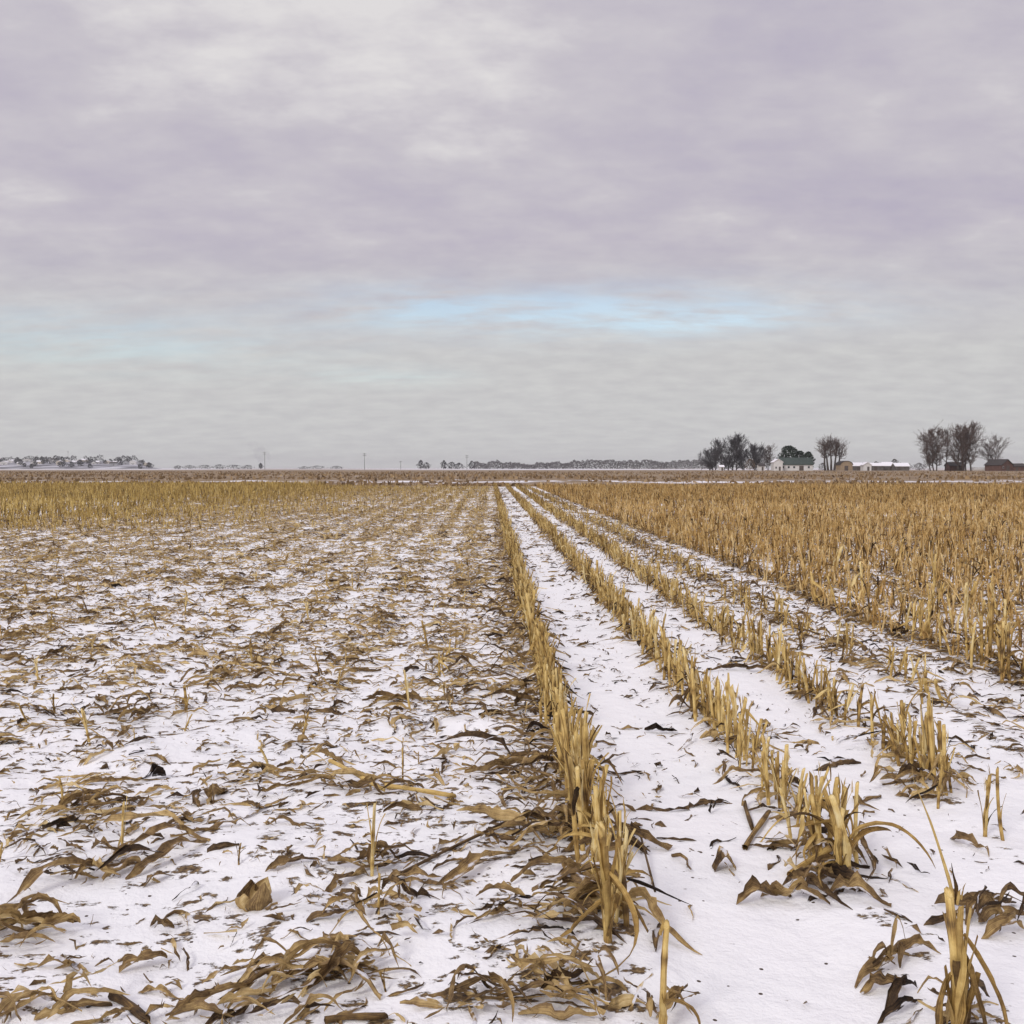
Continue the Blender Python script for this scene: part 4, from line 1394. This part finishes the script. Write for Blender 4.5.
# tan shed with a rounded dark roof
root = empty('shed', (far_x(846, FD - 8), FD - 8, 0))
hw = 12 / F_PX * FD / 2
arcp = [(hw * math.cos(t_), 3.0 + 2.0 * math.sin(t_)) for t_ in np.linspace(0, math.pi, 13)]
MB().prism([(hw, -0.2)] + arcp + [(-hw, -0.2)], -4, 4, 'y').build('wall', M_TANWALL, root)
o2 = [((hw + 0.3) * math.cos(t_), 3.0 + 2.3 * math.sin(t_)) for t_ in np.linspace(0, math.pi, 13)]
MB().prism(o2 + [(a_ * 1.005, z_ + 0.03) for a_, z_ in arcp[::-1]], -4.3, 4.3, 'y').build('roof', M_DARKROOF, root)
MB().box(-1.1, 0.9, -4.07, -3.95, 0, 2.6).build('door', M_DOOR, root)
tag(root, 'tan shed with a rounded dark roof right of the stout bare tree', 'shed')
gable('shed', 857, FD + 4, 12, 6, 2.6, 1.6, M_GREYWALL, M_SNOW, 'dark low shed with snowy roof next to the tan shed', 'shed', door=(1, 1.6, 2.2))
gable('shed', 868, FD - 10, 8, 5, 3.0, 1.4, M_WHITE, M_SNOW, 'small white shed in the middle of the low dark sheds', 'shed', 'y', door=(0.5, 1.2, 2.1))
gable('shed', 878, FD + 2, 12, 6, 2.6, 1.4, M_GREYWALL, M_SNOW, 'dark low shed just right of the small white shed', 'shed', door=(-1, 1.6, 2.2))
gable('shed', 889, FD + 6, 10, 7, 2.6, 1.9, M_GREYWALL, M_SNOW, 'taller dark shed with steep snowy roof', 'shed', door=(1.5, 2.2, 2.6))
gable('shed', 903, FD - 2, 14, 6, 2.4, 1.6, M_GREYWALL, M_SNOW, 'last low dark shed before the grey brush', 'shed', door=(-2, 1.6, 2.1))
gable('shed', 958, TD + 16, 15, 6, 2.5, 1.6, M_REDWALL, M_DARKROOF, 'dark red shed between the trunks of the tall bare trees', 'shed', door=(1, 1.6, 2.0))
gable('barn', 1003, TD + 2, 18, 9, 2.8, 2.6, M_REDWALL, M_DARKROOF, 'dark red gabled barn under the smaller open tree', 'barn', 'y', 0.5, door=(0.5, 2.4, 2.6), windows=[(-2.8, 1.2, 0.9, 1.0)])
gable('shed', 1021, TD + 8, 12, 5, 2.2, 1.2, M_REDWALL, M_DARKROOF, 'low brown red shed at the very edge of the view', 'shed', door=(-1, 1.2, 1.9))
# pale board fence between the trees
root = empty('fence', (far_x(981, TD + 6), TD + 6, 0))
for q in range(5):
    MB().box(-3.6 + q * 1.8 - 0.07, -3.6 + q * 1.8 + 0.07, -0.07, 0.07, -0.3, 1.75).build('post', M_WHITE, root)
for z_ in (0.35, 0.85, 1.35):
    MB().box(-3.7, 3.7, -0.115, -0.072, z_, z_ + 0.36).build('rail', M_WHITE, root)
tag(root, 'short white board fence between the fan shaped tree and the red barn', 'fence')


# utility poles and masts
def pole(px, d, ytop, label, arms=2, cat='utility pole', name='utility_pole'):
    Ht = far_z(ytop, d)
    root = empty(name, (far_x(px, d), d, 0))
    m_ = MB()
    m_.limb(np.array([0, 0, -0.5]), np.array([0, 0, Ht]), 0.20, 0.13, 8)
    m_.build('shaft', M_POLE, root)
    for q in range(arms):
        MB().box(-1.5, 1.5, -0.45, -0.30, Ht - 0.9 - 1.3 * q, Ht - 0.65 - 1.3 * q).build('crossarm', M_POLE, root)
    tag(root, label, cat, 'poles on the horizon')


pole(365, 900, 453, 'thin wooden pole standing alone on the open horizon')
pole(467, 1000, 455, 'pole rising out of the small dark tree cluster')
pole(266, 1000, 452, 'pole standing beside the smoke')
pole(72, 1900, 451, 'tall pole rising over the hillside town', 3)
pole(401, 1100, 461, 'short pole left of the far woods', 1)

# ------------------------------------------------------------------ hill with a town, far left
hx = np.linspace(-2200, -560, 120)
hy = np.linspace(1750, 3200, 40)
HX, HY = np.meshgrid(hx, hy)
env = np.sin(np.pi * (HY - hy[0]) / (hy[-1] - hy[0])) ** 0.9
hz = lambda x_, y_: (17 * sstep(-0.298, -0.325, x_ / y_) + 3 * vnoise(x_ / 130 + 4, y_ / 300)) * np.sin(np.pi * np.clip((y_ - 1750) / 1450, 0, 1)) ** 0.9 * sstep(-0.285, -0.31, x_ / y_) - 0.6
HZ = hz(HX, HY)
ii, jj = np.meshgrid(np.arange(39), np.arange(119), indexing='ij')
aa = (ii * 120 + jj).ravel()
hm, hnt = new_mat('hill_snow')
hg = N(hnt, 'ShaderNodeNewGeometry')
hn = noise_n(hnt, scaled(hnt, hg.outputs['Position'], (0.02, 0.008, 0.02)), 1.0, 4)
hr = ramp(hnt, [(0.42, (0.12, 0.115, 0.13)), (0.55, (0.38, 0.38, 0.41)), (0.68, (0.70, 0.70, 0.73))])
hnt.links.new(hn, hr.inputs[0])
principled(hnt, hr.outputs[0], 0.9)
ho = link('hill', mesh_np('hill', np.stack([HX.ravel(), HY.ravel(), HZ.ravel()], 1), np.stack([aa, aa + 1, aa + 121, aa + 120], 1), hm))
tag(ho, 'low snowy hill on the far left horizon', 'hill', kind='structure')
RT = random.Random(5)
hcount = 0
adj = ['wide', 'narrow', 'tall', 'low', 'square']
wallw = ['white', 'cream', 'grey']
for q in range(24):
    px = 2 + q * 6.3 + RT.uniform(-2, 2)
    d = RT.uniform(1850, 2250)
    x_ = far_x(px, d)
    zb = float(hz(np.array(x_), np.array(d)))
    wk = RT.randrange(3)
    wpx = RT.uniform(3.5, 8)
    big = 'wide' if wpx > 6.2 else ('narrow' if wpx < 4.6 else 'mid sized')
    ro = RT.random() < 0.6
    stories = RT.choice((3.0, 4.0, 5.5))
    lab = f"{big} {('low', 'two storey', 'tall')[(3.0, 4.0, 5.5).index(stories)]} {wallw[wk]} building with {'snowy' if ro else 'dark'} roof on the hillside, about {('far left', 'left', 'middle', 'right')[min(3, int(q / 6))]} of town"
    gable('building', px, d, wpx, 8, stories, RT.uniform(1.6, 2.6), M_TOWNWALL[wk], M_SNOW if ro else M_DARKROOF, ' '.join(lab.split()[:16]), 'building', RT.choice('xy'),
          door=(0.5, 1.4, 2.1), windows=[(-2.2, 1.0, 1.2, 1.2), (2.4, 1.0, 1.2, 1.2)], grp='buildings of the hillside town', zb=zb)
for q in range(34):
    px = RT.uniform(0, 158)
    d = RT.uniform(1760, 2150)
    x_ = far_x(px, d)
    zb = float(hz(np.array(x_), np.array(d)))
    hpx = RT.uniform(3.0, 6.0)
    wpx = hpx * RT.uniform(0.9, 1.7)
    lab = f"{'tall' if hpx > 4.8 else 'low'} {'spreading' if wpx > 1.35 * hpx else 'rounded'} dark tree {'at the foot of' if d < 1900 else 'up on'} the {('far left', 'left', 'middle', 'right')[min(3, int(px / 40))]} part of the hill"
    t_ = leafy(px, d, 468 - hpx, wpx, lab, 'tree', M_TOWNTREE, 200 + q, 0.1, 160, 'tree', 1.3, grp='trees of the hillside town')
    t_.location.z = zb

# trees strung along the horizon left of the woods
for q, (px, d, yt, wp, lab) in enumerate([(180, 1500, 465.6, 10, 'low tree starting the hedge right of the hill'), (191, 1520, 465.2, 15, 'second low tree of the hedge right of the hill'),
        (207, 1510, 465.0, 19, 'wide low tree in the hedge right of the hill'), (221, 1500, 464.6, 13, 'low tree in the hedge between two wide ones near the smoke'), (235, 1525, 464.9, 20, 'wide low tree left of the smoke'),
        (249, 1500, 465.2, 13, 'small low tree at the foot of the smoke'), (262, 1490, 463, 4, 'narrow dark tree beside the pole by the smoke'),
        (305, 1500, 466.4, 12, 'tiny tree alone between smoke and pole'), (318, 1515, 465.8, 17, 'low tree in the middle of the bare horizon'), (337, 1500, 466, 14, 'low tree just left of the lone thin pole'),
        (421, 1300, 460.5, 7, 'small dark tree leading the far woods'), (427, 1310, 462.5, 8, 'slim dark tree close behind the leading one'),
        (444, 1300, 460.5, 6, 'dark tree in the gap before the far woods'), (452, 1310, 462, 10, 'spreading dark tree in the gap before the woods'), (459, 1320, 463, 11, 'small tree just left of the tree cluster pole'),
        (472, 1300, 461, 7, 'dark tree just right of the tree cluster pole')]):
    leafy(px, d, yt, wp, lab, 'tree', M_TOWNTREE, 300 + q, 0.15, 220, 'tree', 1.0)

# far woods: one dark mass along the horizon
rf_ = np.random.default_rng(66)
n = 15000
px_ = rf_.uniform(474, 712, n)
dd = rf_.uniform(1700, 1900, n)
hp = 6.5 + 3.0 * vnoise(px_ / 9, px_ * 0 + 2) + 2.5 * vnoise(px_ / 2.2, px_ * 0 + 7) + np.where(px_ > 570, 1.2, 0)
hp = np.maximum(hp, 2.5) * np.where((px_ > 520) & (px_ < 545), 0.8, 1)
hm_ = hp / F_PX * dd
zz = hm_ * rf_.random(n) ** 0.8
Cc = np.stack([(px_ - 490) / F_PX * dd, dd, zz], 1)
e1 = rf_.normal(0, 1, (n, 3))
e1 /= np.linalg.norm(e1, axis=1, keepdims=True)
e2 = np.cross(e1, rf_.normal(0, 1, (n, 3)))
e2 /= np.linalg.norm(e2, axis=1, keepdims=True)
s_ = rf_.uniform(0.5, 1.5, n)
V = np.stack([Cc - e1 * s_[:, None], Cc + e2 * s_[:, None] * 0.5, Cc + e1 * s_[:, None], Cc - e2 * s_[:, None] * 0.5], 1).reshape(-1, 3)
M_WOODS = paint('winter_woods', (0.075, 0.066, 0.068), 0.9, 0.4, 0.05)
wo = link('far_woods', mesh_np('far_woods', V, np.arange(4 * n).reshape(-1, 4), M_WOODS, smooth=False))
tag(wo, 'long dark line of leafless woods along the horizon', 'woods', kind='stuff')

# dark line of trees along the crest of the hill
n = 5200
px_ = rf_.uniform(-40, 152, n)
dd = rf_.uniform(2250, 2420, n)
hx_ = (px_ - 490) / F_PX * dd
hm_ = (9 + 9 * np.clip(vnoise(px_ / 8, px_ * 0 + 3) + 0.1, -0.3, 1) + 5 * vnoise(px_ / 2, px_ * 0 + 1)) * (vnoise(px_ / 14, px_ * 0 + 21) > -0.22)
Cc = np.stack([hx_, dd, hz(hx_, dd) + np.maximum(hm_, 0.2) * rf_.random(n)], 1)
e1 = rf_.normal(0, 1, (n, 3))
e1 /= np.linalg.norm(e1, axis=1, keepdims=True)
e2 = np.cross(e1, rf_.normal(0, 1, (n, 3)))
e2 /= np.linalg.norm(e2, axis=1, keepdims=True)
s_ = rf_.uniform(0.6, 1.7, n)
V = np.stack([Cc - e1 * s_[:, None], Cc + e2 * s_[:, None] * 0.5, Cc + e1 * s_[:, None], Cc - e2 * s_[:, None] * 0.5], 1).reshape(-1, 3)
wo = link('far_woods', mesh_np('far_woods', V, np.arange(4 * n).reshape(-1, 4), M_TOWNTREE, smooth=False))
tag(wo, 'thin dark line of woods along the crest of the town hill', 'woods', kind='stuff')

# smoke drifting up beside the pole
R_ = 1400
th = np.linspace(0, 2 * np.pi, 20, endpoint=False)
zs_ = np.linspace(0, 1, 14)
Vs = []
for z_ in zs_:
    rad_ = (6 + 11 * z_) * (math.sin(math.pi * min(0.98, max(0.03, z_))) ** 0.45)
    for a_ in th:
        rr_ = rad_ * (1 + 0.22 * math.sin(3 * a_ + 5 * z_))
        Vs.append((rr_ * math.cos(a_) - 14 * z_ ** 1.4 , rr_ * 0.6 * math.sin(a_), 1 + 34 * z_))
Fs = [[i * 20 + j, i * 20 + (j + 1) % 20, (i + 1) * 20 + (j + 1) % 20, (i + 1) * 20 + j] for i in range(13) for j in range(20)]
Fs += [list(range(20))[::-1], [13 * 20 + j for j in range(20)]]
sme = bpy.data.meshes.new('smoke')
sme.from_pydata(Vs, [], Fs)
sm, snt = new_mat('smoke')
pv = snt.nodes.new('ShaderNodeVolumePrincipled')
pv.inputs['Color'].default_value = (0.62, 0.58, 0.68, 1)
so = snt.nodes.new('ShaderNodeOutputMaterial')
stc = N(snt, 'ShaderNodeNewGeometry')
sn = noise_n(snt, stc.outputs['Position'], 0.09, 3)
snt.links.new(math_n(snt, 'MULTIPLY', math_n(snt, 'SUBTRACT', sn, 0.42, clamp=True), 0.10), pv.inputs['Density'])
snt.links.new(pv.outputs[0], so.inputs['Volume'])
sme.materials.append(sm)
smo = link('smoke', sme, None, (far_x(266, R_), R_, 0))
tag(smo, 'faint lavender plume of smoke beside a pole on the horizon', 'smoke', kind='stuff')

# ------------------------------------------------------------------ haze
HAZE = True
if HAZE:
    hb = MB().box(-7900, 7900, -900, 8200, -2.5, 62)
    hmat, hnt = new_mat('haze_air')
    hv = hnt.nodes.new('ShaderNodeVolumePrincipled')
    hv.inputs['Color'].default_value = (0.985, 0.985, 0.995, 1)
    hv.inputs['Density'].default_value = 0.00009
    hout = hnt.nodes.new('ShaderNodeOutputMaterial')
    hnt.links.new(hv.outputs[0], hout.inputs['Volume'])
    ho_ = hb.build('haze', hmat)
    tag(ho_, 'pale winter haze over the whole plain', 'haze', kind='stuff')

# ------------------------------------------------------------------ sky and sun
SUN_EL, SUN_AZ = math.radians(34), math.radians(215)     # azimuth clockwise from +Y (away from the camera)
world = bpy.data.worlds.new('World')
sc.world = world
world.use_nodes = True
nt = world.node_tree
nt.nodes.clear()
tc = N(nt, 'ShaderNodeTexCoord')
dirv = tc.outputs['Generated']
sp = nt.nodes.new('ShaderNodeSeparateXYZ')
nt.links.new(dirv, sp.inputs[0])
zc = math_n(nt, 'MAXIMUM', sp.outputs[2], 0.0)
den = math_n(nt, 'ADD', zc, 0.22)
cx_ = math_n(nt, 'DIVIDE', sp.outputs[0], den)
cy_ = math_n(nt, 'DIVIDE', sp.outputs[1], den)
cmb = nt.nodes.new('ShaderNodeCombineXYZ')
nt.links.new(cx_, cmb.inputs[0])
nt.links.new(cy_, cmb.inputs[1])
cl = cmb.outputs[0]
m1 = N(nt, 'ShaderNodeMapping')
m1.inputs['Location'].default_value = (3.3, 1.9, 0.4)
m1.inputs['Scale'].default_value = (1.0, 1.25, 1)
nt.links.new(cl, m1.inputs['Vector'])
big = noise_n(nt, m1.outputs[0], 2.6, 5, 0.55)
m2 = N(nt, 'ShaderNodeMapping')
m2.inputs['Location'].default_value = (8.1, 4.2, 1.0)
m2.inputs['Rotation'].default_value = (0, 0, 0.12)
m2.inputs['Scale'].default_value = (1.0, 1.35, 1)
nt.links.new(cl, m2.inputs['Vector'])
fine = noise_n(nt, m2.outputs[0], 8.0, 6, 0.6)
mixn = math_n(nt, 'ADD', math_n(nt, 'MULTIPLY', big, 0.60), math_n(nt, 'MULTIPLY', fine, 0.40))
# a brighter break in the deck, up and to the left
az = math_n(nt, 'ARCTAN2', sp.outputs[0], sp.outputs[1])
el = math_n(nt, 'ARCSINE', sp.outputs[2])


def blob(a0, e0, sa, se):
    da = math_n(nt, 'DIVIDE', math_n(nt, 'SUBTRACT', az, math.radians(a0)), math.radians(sa))
    de = math_n(nt, 'DIVIDE', math_n(nt, 'SUBTRACT', el, math.radians(e0)), math.radians(se))
    q_ = math_n(nt, 'ADD', math_n(nt, 'MULTIPLY', da, da), math_n(nt, 'MULTIPLY', de, de))
    return math_n(nt, 'POWER', 2.71828, math_n(nt, 'MULTIPLY', q_, -1.0))


bright = math_n(nt, 'ADD', math_n(nt, 'MULTIPLY', blob(-10, 21, 9, 4.5), 0.22), math_n(nt, 'MULTIPLY', blob(1, 20.7, 6, 1.6), 0.08))
lev = math_n(nt, 'ADD', mixn, bright)
r1 = ramp(nt, [(0.32, (0.475, 0.440, 0.540)), (0.46, (0.525, 0.492, 0.565)), (0.58, (0.580, 0.550, 0.600)), (0.74, (0.735, 0.712, 0.720))])
nt.links.new(lev, r1.inputs[0])
# towards the horizon the deck evens out to a neutral grey
hzr = nt.nodes.new('ShaderNodeMapRange')
hzr.inputs['From Min'].default_value = 0.20
hzr.inputs['From Max'].default_value = 0.10
nt.links.new(sp.outputs[2], hzr.inputs['Value'])
lowc = ramp(nt, [(0.35, (0.555, 0.550, 0.560)), (0.65, (0.625, 0.625, 0.622))])
nt.links.new(fine, lowc.inputs[0])
cc = mixc(nt, hzr.outputs[0], r1.outputs[0], lowc.outputs[0])
# overcast skies are brighter overhead
zen = nt.nodes.new('ShaderNodeMapRange')
zen.inputs['From Min'].default_value = 0.42
zen.inputs['From Max'].default_value = 0.95
zen.inputs['To Min'].default_value = 1.0
zen.inputs['To Max'].default_value = 1.75
nt.links.new(sp.outputs[2], zen.inputs['Value'])
bg2 = nt.nodes.new('ShaderNodeBackground')
nt.links.new(cc, bg2.inputs['Color'])
nt.links.new(zen.outputs[0], bg2.inputs['Strength'])
sky = nt.nodes.new('ShaderNodeTexSky')
sky.sky_type = 'NISHITA'
sky.sun_disc = False
sky.sun_elevation = SUN_EL
sky.sun_rotation = SUN_AZ
bg1 = nt.nodes.new('ShaderNodeBackground')
bg1.inputs['Strength'].default_value = 0.15
nt.links.new(sky.outputs[0], bg1.inputs['Color'])
# thin places in the cloud deck low over the horizon where blue shows
m3 = N(nt, 'ShaderNodeMapping')
m3.inputs['Location'].default_value = (1.7, 0.6, 2.0)
m3.inputs['Scale'].default_value = (0.8, 2.0, 1)
nt.links.new(cl, m3.inputs['Vector'])
gapn = noise_n(nt, m3.outputs[0], 4.5, 6, 0.6)
gm = math_n(nt, 'ADD', blob(4.5, 8.0, 11, 1.3), math_n(nt, 'MULTIPLY', blob(-20, 6.2, 9, 1.4), 0.85))
gm = math_n(nt, 'ADD', gm, math_n(nt, 'ADD', math_n(nt, 'MULTIPLY', blob(-3.4, 8.2, 4.5, 0.9), 0.8), math_n(nt, 'MULTIPLY', blob(10.5, 7.5, 6.5, 0.6), 0.8)))
gm = math_n(nt, 'ADD', gm, math_n(nt, 'MULTIPLY', blob(-5.5, 4.7, 3.5, 0.5), 0.7))
gap = math_n(nt, 'MULTIPLY', gm, math_n(nt, 'MULTIPLY', math_n(nt, 'SUBTRACT', gapn, 0.30), 3.0, clamp=True), clamp=True)
gap = math_n(nt, 'MULTIPLY', gap, 0.62)
ms = nt.nodes.new('ShaderNodeMixShader')
nt.links.new(gap, ms.inputs[0])
nt.links.new(bg2.outputs[0], ms.inputs[1])
nt.links.new(bg1.outputs[0], ms.inputs[2])
wo_ = nt.nodes.new('ShaderNodeOutputWorld')
nt.links.new(ms.outputs[0], wo_.inputs['Surface'])

sl = bpy.data.lights.new('sun', 'SUN')
sl.energy = 1.5
sl.angle = math.radians(14)
sl.color = (1.0, 0.955, 0.90)
so_ = bpy.data.objects.new('sun', sl)
col.objects.link(so_)
so_.location = (0, 0, 50)
so_.rotation_euler = (math.pi / 2 - SUN_EL, 0, math.pi - SUN_AZ)

# ------------------------------------------------------------------ camera and view
cam = bpy.data.cameras.new('camera')
cam.sensor_width = 36
cam.lens = 36 * F_PX / 1024
cam.clip_start = 0.05
cam.clip_end = 30000
co = bpy.data.objects.new('camera', cam)
col.objects.link(co)
co.location = (0, 0, CAM_Z)
co.rotation_euler = (math.pi / 2 - PITCH, 0, -YAW)
sc.camera = co
sc.view_settings.view_transform = 'Standard'
sc.view_settings.look = 'None'
sc.view_settings.exposure = 0
sc.view_settings.gamma = 1
sc.cycles.use_denoising = True
sc.cycles.max_bounces = 6
sc.cycles.diffuse_bounces = 3
sc.cycles.volume_bounces = 0
